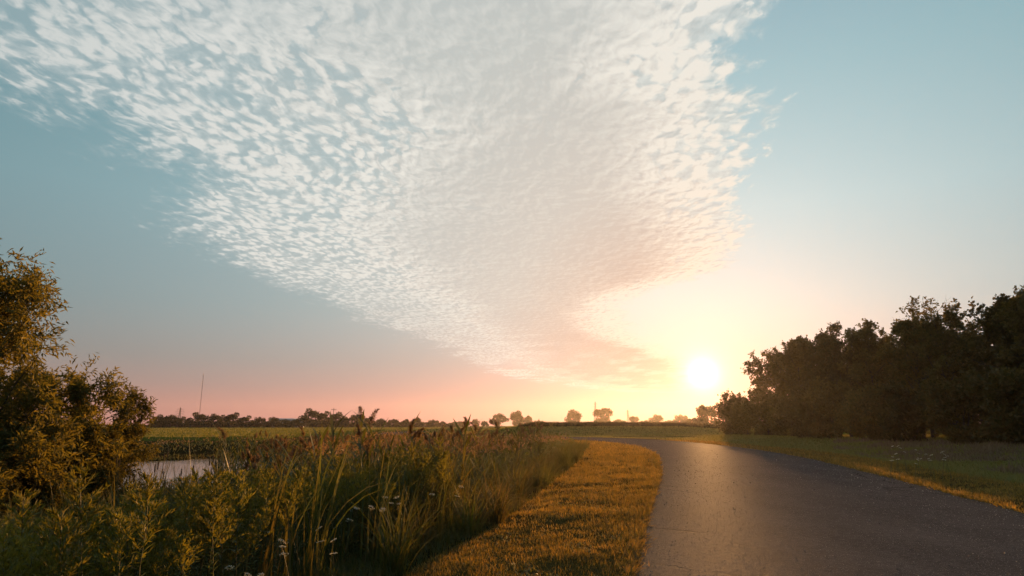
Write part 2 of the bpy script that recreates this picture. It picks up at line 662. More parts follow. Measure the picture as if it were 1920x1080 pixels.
# ------------------------------------------------------------------ ground
def ground_material():
    m, g = new_mat('ground_cover')
    geo = g.node('ShaderNodeNewGeometry')
    pos = V(g, geo.outputs['Position'])
    at = g.node('ShaderNodeAttribute', attribute_name='cover')
    mown, dry, soil = g.sep(V(g, at.outputs['Color']))
    n1 = g.noise(pos, 0.35, 4.0, 0.6)
    n2 = g.noise(pos, 7.0, 4.0, 0.65)
    n3 = g.noise(pos, 60.0, 2.0, 0.6)
    grass = g.mix(n1, (.085, .10, .015), (.12, .115, .02))
    grass = g.mix(n2, grass, g.mix(n1, (.050, .058, .014), (.085, .078, .024)))
    lawn = g.mix(n2, (.040, .030, .010), (.11, .070, .022))
    lawn = g.mix(g.step(n3, .35, .7), lawn, (.10, .065, .02))
    col = g.mix(mown, grass, lawn)
    col = g.mix(dry, col, g.mix(n2, (.12, .085, .05), (.19, .15, .10)))
    col = g.mix(soil, col, (.018, .014, .008))
    b = g.node('ShaderNodeBsdfDiffuse')
    g.put(b.inputs[0], col)
    bp = g.node('ShaderNodeBump')
    bp.inputs['Strength'].default_value = 0.9
    bp.inputs['Distance'].default_value = 0.05
    g.put(bp.inputs['Height'], n2 + n3 * 0.5)
    g.l.new(bp.outputs[0], b.inputs['Normal'])
    out(g, b)
    return m


def build_ground():
    rad = np.concatenate([[0.0], np.geomspace(0.8, 1600, 290)])
    # finer angles in front of the camera
    front = np.linspace(-48, 48, 560)
    back = np.linspace(48, 312, 120)[1:-1]
    an = np.radians(np.concatenate([front, back]))
    NA, NR = len(an), len(rad)
    xy = np.stack([rad[:, None] * np.sin(an)[None, :], rad[:, None] * np.cos(an)[None, :]], -1).reshape(-1, 2)
    z = ground_z(xy)
    inroad = (field('road', xy) < 0)
    sd = field('road', xy)
    z = np.where(sd < 0.7, np.minimum(z, -0.012), z)
    z = np.where(sd < -0.4, -0.16, z)
    k = np.arange(NR - 1)[:, None] * NA
    j = np.arange(NA)[None, :]
    jn = (j + 1) % NA
    q = np.stack([k + j, k + NA + j, k + NA + jn, k + jn], -1).reshape(-1, 4)
    wet = (field('wet', xy) < 0)
    dl = np.minimum(field('L', xy), field('R', xy))
    mown = ((~wet) & (xy[:, 1] < 100)) * (1 - sstep(dl, 2.2, 3.4) * (xy[:, 0] > np.interp(xy[:, 1], [0, 60, 90], [3, 13, 8])))
    dry = sstep(vnoise(xy * [.6, 2.0], 0.16, 11), .52, .72) * (xy[:, 0] > 22) * (xy[:, 1] < 62) * sstep(xy[:, 0] - 0.2 * xy[:, 1], 12, 18)
    soil = wet * (0.9)
    cols = np.stack([mown, dry, soil, np.ones(len(xy))], 1)
    me = mesh_np('ground', np.column_stack([xy, z]), [q], ground_material(), True, cols)
    struct(link('ground', me), 'grassy ground of verge, meadow and low embankment running to the horizon', 'ground')


build_ground()


# ------------------------------------------------------------------ the asphalt path
def path_material():
    m, g = new_mat('asphalt')
    geo = g.node('ShaderNodeNewGeometry')
    pos = V(g, geo.outputs['Position'])
    big = g.noise(pos, 0.45, 4.0, 0.6)
    mid = g.noise(pos, 9.0, 3.0, 0.6)
    fine = g.noise(pos, 130.0, 2.0, 0.6)
    vo = g.node('ShaderNodeTexVoronoi', feature='F1', voronoi_dimensions='2D')
    g.put(vo.inputs['Vector'], pos)
    vo.inputs['Scale'].default_value = 120.0
    cell = g.sep(V(g, vo.outputs['Color']))[0]
    dist = V(g, vo.outputs['Distance'])
    col = g.mix(big, (.042, .036, .037), (.068, .058, .057))
    grain = g.noise(pos, 13.0, 6.0, 0.82)
    col = g.vm('SCALE', col, scale=g.step(grain, .32, .68, .42, 1.7, smooth=False))
    stain = g.noise(g.vm('MULTIPLY', pos, (1, .35, 1)), .8, 4.0, .6)
    col = g.vm('SCALE', col, scale=g.step(stain, .3, .7, .78, 1.2))
    col = g.mix(g.step(fine, .3, .7) * .6, col, g.mix(mid, (.020, .018, .018), (.085, .075, .072)))
    chip = g.step(cell, .955, .965) * (1.0 - g.step(dist, .2, .42))
    col = g.mix(chip, col, (.50, .46, .42))
    # cracks near the worn border
    at = g.node('ShaderNodeAttribute', attribute_name='cover')
    edge = g.sep(V(g, at.outputs['Color']))[0]
    wob = g.vm('ADD', pos, g.vm('SCALE', g.noise(pos, 2.0, 3.0, 0.6, color=True), scale=0.5))
    cr = g.node('ShaderNodeTexVoronoi', feature='DISTANCE_TO_EDGE', voronoi_dimensions='2D')
    g.put(cr.inputs['Vector'], wob)
    cr.inputs['Scale'].default_value = 0.55
    crack = (1.0 - g.step(V(g, cr.outputs['Distance']), 0.010, 0.03)) * g.step(edge, .45, .8) * g.step(g.noise(pos, 0.5, 1.0), .42, .52)
    col = g.mix(crack, col, (.012, .011, .010))
    grit = g.step(edge, .88, 1.0) * g.step(mid, .4, .65)
    col = g.mix(grit, col, (.075, .055, .035))
    bp = g.node('ShaderNodeBump')
    bp.inputs['Strength'].default_value = 0.75
    bp.inputs['Distance'].default_value = 0.008
    g.put(bp.inputs['Height'], fine * 0.6 + grain * 1.2 + mid * .6 - crack * 1.5)
    b = g.node('ShaderNodeBsdfDiffuse')
    g.put(b.inputs[0], col)
    g.l.new(bp.outputs[0], b.inputs['Normal'])
    gl = g.node('ShaderNodeBsdfGlossy')
    g.put(gl.inputs['Roughness'], 0.47 + 0.2 * mid)
    g.l.new(bp.outputs[0], gl.inputs['Normal'])
    lw = g.node('ShaderNodeLayerWeight')
    lw.inputs['Blend'].default_value = 0.25
    mx = g.node('ShaderNodeMixShader')
    g.put(mx.inputs[0], 0.008 + 0.022 * V(g, lw.outputs['Facing']))
    g.l.new(b.outputs[0], mx.inputs[1])
    g.l.new(gl.outputs[0], mx.inputs[2])
    out(g, mx)
    return m


def build_path():
    RL, RR = spline(ROAD_L, 7), spline(ROAD_R, 7)
    n = len(RL)
    m = 13
    u = np.linspace(0, 1, m)
    wig = (vnoise(RL, 0.9, 21) - .5) * 0.16 + (vnoise(RL, 4.0, 23) - .5) * 0.11
    wig2 = (vnoise(RR, 0.9, 22) - .5) * 0.22 + (vnoise(RR, 4.0, 24) - .5) * 0.14
    P = RL[:, None] * (1 - u)[None, :, None] + RR[:, None] * u[None, :, None]
    w = RR - RL
    w /= np.linalg.norm(w, axis=1, keepdims=True)
    P[:, 0] += w * wig[:, None]
    P[:, -1] += w * wig2[:, None]
    uu = np.clip((u - u[1]) / (u[-2] - u[1]), 0, 1)
    crown = 0.035 * (1 - (2 * uu - 1) ** 2)
    z = np.broadcast_to(crown[None, :], (n, m))
    V3 = np.concatenate([P, z[..., None]], -1)
    k = np.arange(n - 1)[:, None] * m
    j = np.arange(m - 1)[None, :]
    q = np.stack([k + j, k + j + 1, k + m + j + 1, k + m + j], -1).reshape(-1, 4)
    base = n * m
    skirt = []
    sq = []
    for e in (0, -1):                                               # the broken vertical border of the asphalt
        top = V3[:, e]
        low = top - [0, 0, .2]
        skirt.append(np.stack([top, low], 1).reshape(-1, 3))
        i = base + np.arange(n - 1) * 2
        sq.append(np.stack([i, i + 1, i + 3, i + 2], -1))
        base += 2 * n
    V3 = np.vstack([V3.reshape(-1, 3)] + skirt)
    q = np.vstack([q] + sq)
    cols = np.zeros((len(V3), 4))
    cols[:n * m, 0] = np.tile(np.abs(2 * u - 1), n)
    cols[n * m:, 0] = 1
    me = mesh_np('path', V3, [q], path_material(), True, cols)
    struct(link('path', me), 'grey asphalt path curving away to the sunrise', 'path')


build_path()


def build_grit():
    """loose chippings and crumbs of stone lying on the asphalt, most of them along its borders"""
    n = 42000
    d = 4.5 * (46 / 4.5) ** rng.random(n)
    az = np.radians(rng.uniform(-4, 44, n))
    p = np.stack([d * np.sin(az), d * np.cos(az)], 1)
    sd = field('road', p)
    ok = (sd < -.04) & ((rng.random(n) < .42) | (rng.random(n) < np.exp(sd / .22)))
    p, d = p[ok], d[ok]
    n = len(p)
    r_ = rng.uniform(.0025, .0065, n) * np.clip(d / 11, .9, 2.0) * (1 + 1.2 * (rng.random(n) > .97))
    base = np.array([[1, 0, 0], [0, 1, 0], [-1, 0, 0], [0, -1, 0], [0, 0, .8], [0, 0, -.6]], float)
    tri = np.array([[0, 1, 4], [1, 2, 4], [2, 3, 4], [3, 0, 4], [1, 0, 5], [2, 1, 5], [3, 2, 5], [0, 3, 5]])
    a = rng.uniform(0, 6.3, n)
    rot = np.stack([np.stack([np.cos(a), -np.sin(a), 0 * a], 1), np.stack([np.sin(a), np.cos(a), 0 * a], 1), np.stack([0 * a, 0 * a, 1 + 0 * a], 1)], 1)
    v = np.einsum('nij,kj->nki', rot, base) * (r_[:, None, None] * rng.uniform(.6, 1.3, (n, 6, 1)))
    u = np.clip(-field('road', p) / 3.5, 0, 1)
    z = 0.035 * (1 - (1 - u) ** 2) + r_ * .5
    v += np.column_stack([p, z])[:, None, :]
    f = (np.arange(n)[:, None, None] * 6 + tri[None]).reshape(-1, 3)
    m = leaf_mat('stone_chip', (.10, .09, .085), (.42, .38, .34), trans=0.0, gloss=.08, rough=.35)
    tag(link('gravel', mesh_np('gravel', v.reshape(-1, 3), [f], m)), 'loose stone chippings scattered on the asphalt path', 'gravel', kind='stuff')


# ------------------------------------------------------------------ pond
def build_pond():
    m, g = new_mat('pond_water')
    geo = g.node('ShaderNodeNewGeometry')
    pos = V(g, geo.outputs['Position'])
    b = g.node('ShaderNodeBsdfPrincipled')
    b.inputs['Base Color'].default_value = (.018, .017, .010, 1)
    b.inputs['Roughness'].default_value = 0.04
    b.inputs['IOR'].default_value = 1.333
    b.inputs['Specular IOR Level'].default_value = 0.6
    bp = g.node('ShaderNodeBump')
    bp.inputs['Strength'].default_value = 0.12
    bp.inputs['Distance'].default_value = 0.05
    g.put(bp.inputs['Height'], g.noise(pos, 2.2, 3.0, 0.6))
    g.l.new(bp.outputs[0], b.inputs['Normal'])
    out(g, b)
    an = np.linspace(0, 2 * math.pi, 97)[:-1]
    ring = POND_C + np.stack([np.cos(an), np.sin(an)], 1) * POND_R * 1.16
    v = np.vstack([np.append(POND_C, WATER_Z), np.column_stack([ring, np.full(96, WATER_Z)])])
    i = np.arange(96)
    t = np.column_stack([np.zeros(96, int), 1 + i, 1 + (i + 1) % 96])
    struct(link('water', mesh_np('water', v, [t], m)), 'still pond water shining between the reeds', 'pond')


build_pond()


# ------------------------------------------------------------------ scatter helpers
def fan_points(n, az0, az1, d0, d1, power=1.0):
    """Points in a wedge of the ground seen from the path; density falls with distance squared."""
    az = np.radians(rng.uniform(az0, az1, n))
    u = rng.random(n)
    d = d0 * (d1 / d0) ** (u ** power)
    return np.stack([d * np.sin(az), d * np.cos(az)], 1), d


LEAF = {
    'lawn': leaf_mat('lawn_blade', (.25, .15, .026), (.13, .11, .022), (.34, .21, .045), (.065, .062, .016), trans=0.55, tboost=(1.25, 1.05, .55), gloss=.03),
    'meadow': leaf_mat('meadow_blade', (.15, .16, .024), (.21, .18, .034), (.15, .165, .026), trans=0.45),
    'crop': leaf_mat('crop_blade', (.10, .115, .020), (.15, .14, .028), trans=0.45),
    'dry': leaf_mat('dry_stalk', (.17, .11, .06), (.23, .17, .10), trans=0.35),
    'gold': leaf_mat('goldenrod_leaf', (.055, .085, .014), (.115, .125, .018), trans=0.45, tboost=(1.35, 1.15, .5)),
    'goldtip': leaf_mat('goldenrod_plume', (.125, .14, .02), (.20, .18, .027), trans=0.45, tboost=(1.35, 1.1, .5)),
    'reed': leaf_mat('reed_leaf', (.050, .072, .018), (.105, .095, .026), (.060, .075, .020), trans=0.42, gloss=.04, rough=.45),
    'reedplume': leaf_mat('reed_plume', (.14, .085, .045), (.20, .135, .075), trans=0.4),
    'sedge': leaf_mat('sedge_blade', (.055, .078, .018), (.105, .095, .026), (.12, .085, .024), trans=0.45, gloss=.025, rough=.5),
    'straw': leaf_mat('straw_blade', (.30, .19, .06), (.38, .25, .09), trans=0.5),
    'willow': leaf_mat('willow_leaf', (.085, .088, .021), (.155, .135, .032), (.075, .08, .019), trans=0.5, tboost=(1.3, 1.08, .5), gloss=.02, rough=.5),
    'wood': leaf_mat('wood_leaf', (.060, .056, .012), (.115, .088, .018), (.070, .066, .014), trans=0.35, gloss=.03),
    'hedge': leaf_mat('far_leaf', (.035, .045, .014), (.060, .062, .018), trans=0.3, gloss=.02),
    'tallcrop': leaf_mat('tall_crop_leaf', (.035, .035, .010), (.060, .052, .014), trans=0.35, gloss=.02),
    'white': leaf_mat('white_petal', (.72, .72, .66), (.82, .80, .72), trans=0.35),
}
BARK = plain_mat('bark', (.030, .022, .015), (.085, .062, .042), 9.0, .9, bump=.6)
STALK = leaf_mat('plant_stalk', (.060, .062, .020), (.10, .078, .028), trans=0.15)
CATHEAD = plain_mat('cattail_head', (.045, .022, .010), (.085, .045, .020), 30.0, .95)


def off_path(p, margin=0.0):
    return field('road', p) > margin


def zcol(p, dz=0.0):
    return np.column_stack([p, ground_z(p) + dz])


# ------------------------------------------------------------------ grass as stuff
build_grit()


def build_grass():
    # mown verge on both sides of the path
    p, d = fan_points(520000, -14, 47, 4.2, 75)
    x, y = p[:, 0], p[:, 1]
    dl = field('L', p)
    dr = field('R', p)
    ok = off_path(p, -0.05) & ~(field('wet', p) < 0) & (y < 85)
    leftv = ok & (x < np.interp(y, [0, 60, 80, 90], [2, 12, 9, 0]))
    rightv = ok & ~leftv & (dr < 3.3 + (vnoise(p, .5, 31) - .5) * 0.9)
    sel = leftv | rightv
    p, d, dl, dr = p[sel], d[sel], dl[sel], dr[sel]
    N = len(p)
    tuft = vnoise(p, 1.6, 33) * .6 + vnoise(p, 5.0, 34) * .4
    rim = np.minimum(dl, dr)
    h = (0.025 + 0.04 * rng.random(N)) * (0.6 + 0.9 * tuft) * (1 + 1.6 * np.exp(-rim / 0.22) * rng.random(N))
    keep = rng.random(N) < np.clip(-0.5 + 2.0 * tuft + .5 * vnoise(p, .45, 37), .04, 1)
    p, d, h = p[keep], d[keep], h[keep]
    N = len(p)
    wdt = np.clip(0.0011 * d, 0.006, 0.05)
    s = Soup()
    s.ribbons(zcol(p, -0.005), rng.uniform(0, 6.3, N), rng.uniform(0.0, .45, N), rng.uniform(.1, .7, N), h * np.clip(d / 12, 1.15, 2.6), wdt, S=1, twist=rng.uniform(-1.5, 1.5, N))
    # taller tufts straggling over the broken border of the asphalt
    for line, sg in ((spline(ROAD_L, 6), 1), (spline(ROAD_R, 6), -1)):
        k = rng.integers(0, len(line) - 1, 26000)
        f = rng.random(26000)[:, None]
        e = line[k] * (1 - f) + line[k + 1] * f
        dd = np.linalg.norm(e, axis=1)
        ok = (e[:, 1] > 3) & (e[:, 1] < 60) & (rng.random(26000) < np.clip(9 / dd, 0, 1)) & (vnoise(e, 2.2, 36) > .38)
        e, dd = e[ok], dd[ok]
        e = e + rng.normal(0, .05, e.shape) - [sg * .03, 0]
        n_ = len(e)
        toward = np.where(rng.random(n_) < .6, 0.0 if sg > 0 else math.pi, rng.uniform(0, 6.3, n_)) + rng.normal(0, .6, n_)
        s.ribbons(np.column_stack([e, np.full(n_, -.02)]), toward, rng.uniform(.1, .9, n_), rng.uniform(.3, 1.2, n_), rng.uniform(.05, .17, n_), np.clip(.0011 * dd, .006, .03), S=2, twist=rng.uniform(-1, 1, n_))
    tag(link('verge_grass', s.mesh('verge_grass', LEAF['lawn'])), 'short golden mown grass along both sides of the asphalt path', 'grass', kind='stuff')
    n1 = N
    # low broad-leaved weeds and fallen leaves in the verge
    w_, wd = fan_points(30000, -14, 45, 4.5, 30)
    ok = (field('road', w_) > .1) & (field('wet', w_) > .1) & (np.minimum(field('L', w_), field('R', w_)) < 3.2) & (vnoise(w_, 1.1, 38) > .60)
    w_, wd = w_[ok], wd[ok]
    k_ = len(w_)
    sw_ = Soup()
    sw_.ribbons(zcol(w_, .004), rng.uniform(0, 6.3, k_), rng.uniform(.5, 1.3, k_), rng.uniform(.1, .6, k_), rng.uniform(.035, .08, k_), rng.uniform(.012, .03, k_), S=2, twist=rng.uniform(-.5, .5, k_), shape='leaf')
    tag(link('verge_weeds', sw_.mesh('verge_weeds', LEAF['meadow'])), 'low broad-leaved green weeds in patches through the mown verge', 'weeds', kind='stuff')
    # meadow on the right
    p, d = fan_points(330000, 8, 46, 12, 110)
    x, y = p[:, 0], p[:, 1]
    dr = field('R', p)
    ok = off_path(p) & (x > np.interp(y, [0, 60, 80, 100], [6, 16.5, 14, 6])) & (dr > 2.8 + (vnoise(p, .5, 31) - .5) * 0.9)
    p, d = p[ok], d[ok]
    N = len(p)
    t = vnoise(p, .5, 41) * .5 + vnoise(p * [.5, 1.5], .25, 42) * .5
    h = (0.08 + 0.22 * rng.random(N) ** 2) * (0.4 + 1.2 * t)
    wdt = np.clip(0.0013 * d, 0.01, 0.09)
    s = Soup()
    s.ribbons(zcol(p, -0.01), rng.uniform(0, 6.3, N), rng.uniform(0.05, .5, N), rng.uniform(.2, 1.0, N), h, wdt, S=1, twist=rng.uniform(-1.5, 1.5, N))
    tag(link('meadow_grass', s.mesh('meadow_grass', LEAF['meadow'])), 'shaded green meadow grass between the path and the dark wood', 'grass', kind='stuff')
    n2 = N
    # dry weeds in a belt of the meadow
    p, d = fan_points(60000, 26, 47, 24, 75)
    t = vnoise(p * [.6, 2.0], 0.16, 11)
    ok = (t > .50) & (p[:, 0] > 20) & (p[:, 1] < 66) & (p[:, 0] < 36)
    p, d = p[ok], d[ok]
    N = len(p)
    s = Soup()
    s.ribbons(zcol(p, -0.01), rng.uniform(0, 6.3, N), rng.uniform(0.02, .35, N), rng.uniform(.0, .8, N), rng.uniform(.2, .75, N) * vnoise(p, .6, 9), np.clip(0.0012 * d, .01, .08), S=2, twist=rng.uniform(-1.5, 1.5, N))
    tag(link('dry_weeds', s.mesh('dry_weeds', LEAF['dry'])), 'pale brown dry weeds in a belt across the shaded meadow', 'weeds', kind='stuff')
    # embankment grass
    p, d = fan_points(70000, -6, 26, 86, 150)
    ok = off_path(p) & (p[:, 0] > -12)
    p, d = p[ok], d[ok]
    N = len(p)
    s = Soup()
    s.ribbons(zcol(p, -0.02), rng.uniform(0, 6.3, N), rng.uniform(0.05, .5, N), rng.uniform(.2, .9, N), rng.uniform(.10, .30, N), 0.11, S=1, twist=rng.uniform(-1.5, 1.5, N))
    tag(link('embankment_grass', s.mesh('embankment_grass', LEAF['meadow'])), 'olive green grass on the low embankment beyond the bend', 'grass', kind='stuff')


build_grass()


def build_field():
    """crop field beyond the pond: a solid canopy with ragged blades on it"""
    poly = np.array([(-420, 62), (-60, 64), (-28, 74), (-34, 112), (-40, 160), (-34, 260), (-30, 395), (-430, 395)], float)
    xs = np.unique(np.concatenate([np.linspace(-430, -20, 160)]))
    ys = np.geomspace(60, 396, 120)
    X, Y = np.meshgrid(xs, ys)
    p = np.stack([X.ravel(), Y.ravel()], 1)
    ins = in_poly(p, poly)
    z = np.where(ins, 0.30 + (vnoise(p, .25, 51) - .5) * .16 + (vnoise(p, 1.1, 52) - .5) * .1, -0.5)
    nx = len(xs)
    i = np.arange(len(ys) - 1)[:, None] * nx
    j = np.arange(nx - 1)[None, :]
    q = np.stack([i + j, i + j + 1, i + nx + j + 1, i + nx + j], -1).reshape(-1, 4)
    q = q[ins[q].any(1)]
    m, g = new_mat('crop_canopy')
    geo = g.node('ShaderNodeNewGeometry')
    n = g.noise(g.vm('MULTIPLY', V(g, geo.outputs['Position']), (.3, 1, 1)), .2, 5.0, .6)
    b = g.node('ShaderNodeBsdfDiffuse')
    g.put(b.inputs[0], g.mix(n, (.085, .095, .016), (.14, .125, .022)))
    out(g, b)
    struct(link('crop_field', mesh_np('crop_field', np.column_stack([p, z]), [q], m, True)), 'level yellow green crop field behind the pond', 'field')
    p, d = fan_points(90000, -48, -4, 64, 380)
    p = p[in_poly(p, poly)]
    d = np.linalg.norm(p, axis=1)
    N = len(p)
    s = Soup()
    s.ribbons(np.column_stack([p, np.full(N, .15)]), rng.uniform(0, 6.3, N), rng.uniform(0, .4, N), rng.uniform(0, .8, N), rng.uniform(.2, .45, N), 0.0012 * d, S=1, twist=rng.uniform(-1.5, 1.5, N))
    tag(link('field_crop', s.mesh('field_crop', LEAF['crop'])), 'low yellow green crop standing in the field behind the pond', 'crop', kind='stuff')
    # taller dark crop along the top of the embankment
    p = np.stack([rng.uniform(0.5, 39, 16000), rng.uniform(0, 1, 16000)], 1)
    p[:, 1] = 119 + 0.10 * p[:, 0] + p[:, 1] * 12
    N = len(p)
    h = (0.65 + .35 * rng.random(N)) * sstep(p[:, 0], 0.3, 4) * (.85 + .3 * vnoise(p, .35, 61))
    s = Soup()
    s.ribbons(zcol(p, -0.05), rng.uniform(0, 6.3, N), rng.uniform(0, .25, N), rng.uniform(0, 1.0, N), h, rng.uniform(.10, .2, N), S=2, twist=rng.uniform(-1.5, 1.5, N))
    tag(link('tall_crop', s.mesh('tall_crop', LEAF['tallcrop'])), 'dark strip of taller crop along the top of the embankment', 'crop', kind='stuff')


build_field()


# ------------------------------------------------------------------ trees
def unit(v):
    return v / (np.linalg.norm(v) + 1e-9)


def branch(p0, d0, length, n, wander, lift, r):
    """A wandering polyline starting at p0 along d0."""
    pts = [np.asarray(p0, float)]
    d = unit(np.asarray(d0, float))
    for k in range(n):
        d = unit(d + r.normal(0, wander, 3) + np.array([0, 0, lift]))
        pts.append(pts[-1] + d * length / n)
    return np.array(pts)


def along(pts, t):
    k = min(int(t * (len(pts) - 1)), len(pts) - 2)
    f = t * (len(pts) - 1) - k
    return pts[k] * (1 - f) + pts[k + 1] * f, unit(pts[k + 1] - pts[k])


def make_tree(name, H, spread, seed, mat, leaf=(.3, .2), n_leaf=5000, n1=22, n2=7, n3=6, base=0.18, stems=1, profile='round', droop=0.0, lift=0.12,
              trunk_r=None, twig_bare=0.0, sides=6, hang=0.0, skip=0.0):
    """Bark and crown meshes of one tree."""
    r = np.random.default_rng(seed)
    bark = Soup()
    twigs = []
    trunk_r = trunk_r or H * 0.016
    for s in range(stems):
        az = r.uniform(0, 6.28)
        lean = (0.0 if stems == 1 else r.uniform(.12, .5))
        hh = H * (0.93 if stems == 1 else r.uniform(.6, .95))
        tr = branch([r.normal(0, .05 * (stems > 1)), r.normal(0, .05 * (stems > 1)), -0.15], [math.cos(az) * lean, math.sin(az) * lean, 1], hh, 9, .07, .04, r)
        bark.tube(tr, np.linspace(trunk_r, trunk_r * .15, len(tr)) * (1 if stems == 1 else .6), sides + 1)
        nn = max(3, n1 // stems)
        for i in range(nn):
            t = base + (1 - base) * (i + r.random()) / nn
            p, d = along(tr, min(t, .99))
            u = (t - base) / (1 - base)
            if profile == 'round':
                f = math.sqrt(max(0.02, 1 - (2 * u - .85) ** 2 / 1.45))
            elif profile == 'cone':
                f = (1 - u) ** .7 + .15
            else:
                f = 0.55 + .45 * math.sin(u * 2.6)
            a = i * 2.4 + r.uniform(-.5, .5)
            e = 0.15 + 0.9 * u
            L = spread * f * r.uniform(.75, 1.15)
            limb = branch(p, [math.cos(a) * math.cos(e), math.sin(a) * math.cos(e), math.sin(e)], L, 5, .16, lift * .5, r)
            r0 = trunk_r * .38 * (1 - .6 * u) * (1 if stems == 1 else .6)
            bark.tube(limb, np.linspace(r0, r0 * .25, len(limb)), max(3, sides - 2))
            if r.random() < skip:
                continue
            for k in range(n2):
                tt = r.uniform(.22, 1.0)
                p2, d2 = along(limb, min(tt, .99))
                sub = branch(p2, d2 * .7 + r.normal(0, .6, 3) + [0, 0, .2], L * r.uniform(.25, .5), 4, .2, lift, r)
                bark.tube(sub, np.linspace(r0 * .3, r0 * .08, len(sub)), 3)
                for q in range(n3):
                    p3, d3 = along(sub, min(r.uniform(.2, 1), .99))
                    tw = branch(p3, d3 * .6 + r.normal(0, .7, 3), L * r.uniform(.12, .26), 3, .22, lift - droop, r)
                    twigs.append(tw)
    crown = Soup()
    T = np.array(twigs)
    live = T[r.random(len(T)) >= twig_bare]
    for tw in T[:: max(1, len(T) // (260 if twig_bare == 0 else 700))]:
        bark.tube(tw, np.linspace(trunk_r * .045, trunk_r * .015, len(tw)), 3)
    idx = r.integers(0, len(live), n_leaf)
    u = r.random(n_leaf) ** .8 * (live.shape[1] - 1.001)
    k = u.astype(int)
    f = (u - k)[:, None]
    pos = live[idx, k] * (1 - f) + live[idx, k + 1] * f
    tang = live[idx, k + 1] - live[idx, k]
    tang /= np.linalg.norm(tang, axis=1, keepdims=True) + 1e-9
    dirs = tang * .7 + r.normal(0, .6, (n_leaf, 3)) + np.array([0, 0, -hang])
    pos = pos + r.normal(0, leaf[0] * .35, pos.shape)
    sz = r.uniform(.65, 1.25, n_leaf)
    crown.leaves(pos, dirs, leaf[0] * sz, leaf[1] * sz, r.uniform(-1.5, 1.5, n_leaf))
    return [('trunk', bark.mesh(name + '_trunk', BARK)), ('crown', crown.mesh(name + '_crown', mat))]


def ray_ground(px, d, dz=0.0):
    """A spot on the land at distance d on the bearing that picture column px of the photograph has at the horizon."""
    az = math.atan2(px - 960, 1200 * math.cos(R(PITCH)) + 257 * math.sin(R(PITCH)))
    p = np.array([[d * math.sin(az), d * math.cos(az)]])
    return Vector((p[0, 0], p[0, 1], float(ground_z(p)[0]) + dz))


# ---- willows by the pond
W1 = make_tree('tall_willow', 7.0, 3.1, 11, LEAF['willow'], (.19, .05), 62000, n1=52, n2=9, n3=7, base=.06, profile='round', hang=.35, lift=.10, droop=.10)
W2 = make_tree('small_willow', 4.7, 1.55, 12, LEAF['willow'], (.16, .042), 14000, n1=26, n2=7, n3=6, base=.12, stems=2, hang=.3, lift=.10, droop=.06)
W3 = make_tree('willow_bush', 2.6, 1.35, 13, LEAF['willow'], (.17, .042), 8000, n1=26, n2=6, n3=6, base=.05, stems=6, hang=.25, lift=.12)
W4 = make_tree('willow_bush_low', 2.1, 1.3, 14, LEAF['willow'], (.16, .042), 7000, n1=26, n2=6, n3=6, base=.03, stems=7, hang=.25, lift=.12)
plant('willow_tree', W1, 'tall golden brown willow rising out of the frame above the pond bank', 'tree', ray_ground(-70, 22.5), 0.4, .91)
plant('willow_tree', W2, 'small slender golden willow standing apart beside the pond', 'tree', ray_ground(186, 26), 1.1, .96)
plant('willow_bush', W3, 'bushy willow scrub at the foot of the tall willow', 'bush', ray_ground(70, 22), 0.2, 1.0)
plant('willow_bush', W4, 'low willow scrub between the tall and the small willow', 'bush', ray_ground(150, 23.5), 1.4, 1.05)
plant('willow_bush', W4, 'dim willow scrub at the edge of the frame under the tall willow', 'bush', ray_ground(-10, 20), 2.4, 1.0)
plant('willow_bush', W3, 'drooping willow scrub behind the small slender willow', 'bush', ray_ground(208, 28.5), 3.4, .9)

plant('willow_tree', W2, 'mid-height willow filling the gap between the tall and the small one', 'tree', ray_ground(92, 24.0), 4.1, 1.12)
# ---- the wood on the right
WOOD = [make_tree('wood_tree_a', 12.5, 4.3, 21, LEAF['wood'], (.31, .22), 17000, n1=26, n2=7, n3=6, base=.12, profile='round'),
        make_tree('wood_tree_b', 12.0, 3.7, 22, LEAF['wood'], (.30, .21), 16000, n1=26, n2=7, n3=6, base=.10, profile='oval'),
        make_tree('wood_tree_c', 10.0, 4.0, 23, LEAF['wood'], (.30, .22), 15000, n1=24, n2=7, n3=6, base=.08, profile='round'),
        make_tree('wood_tree_d', 13.5, 3.6, 24, LEAF['wood'], (.30, .20), 15000, n1=28, n2=7, n3=6, base=.15, profile='oval')]
THIN = make_tree('thin_tree', 14.0, 3.2, 25, LEAF['wood'], (.30, .20), 1500, n1=26, n2=6, n3=6, base=.3, profile='oval', twig_bare=.55, lift=.25)
UNDER = [make_tree('wood_bush_a', 4.6, 2.7, 26, LEAF['wood'], (.27, .18), 8500, n1=30, n2=6, n3=5, base=.02, stems=6),
         make_tree('wood_bush_b', 3.6, 2.5, 27, LEAF['wood'], (.27, .18), 7500, n1=30, n2=6, n3=5, base=.02, stems=7)]


def at(x, y, dz=0.0):
    return Vector((x, y, float(ground_z(np.array([[x, y]]))[0]) + dz))


ORD = ['first', 'second', 'third', 'fourth', 'fifth', 'sixth', 'seventh', 'eighth', 'ninth', 'tenth', 'eleventh', 'twelfth', 'thirteenth', 'fourteenth', 'fifteenth', 'sixteenth',
       'seventeenth', 'eighteenth', 'nineteenth', 'twentieth', 'twenty-first', 'twenty-second', 'twenty-third', 'twenty-fourth', 'twenty-fifth', 'twenty-sixth', 'twenty-seventh', 'twenty-eighth']
wr = random.Random(5)
GW = 'trees of the dark wood'
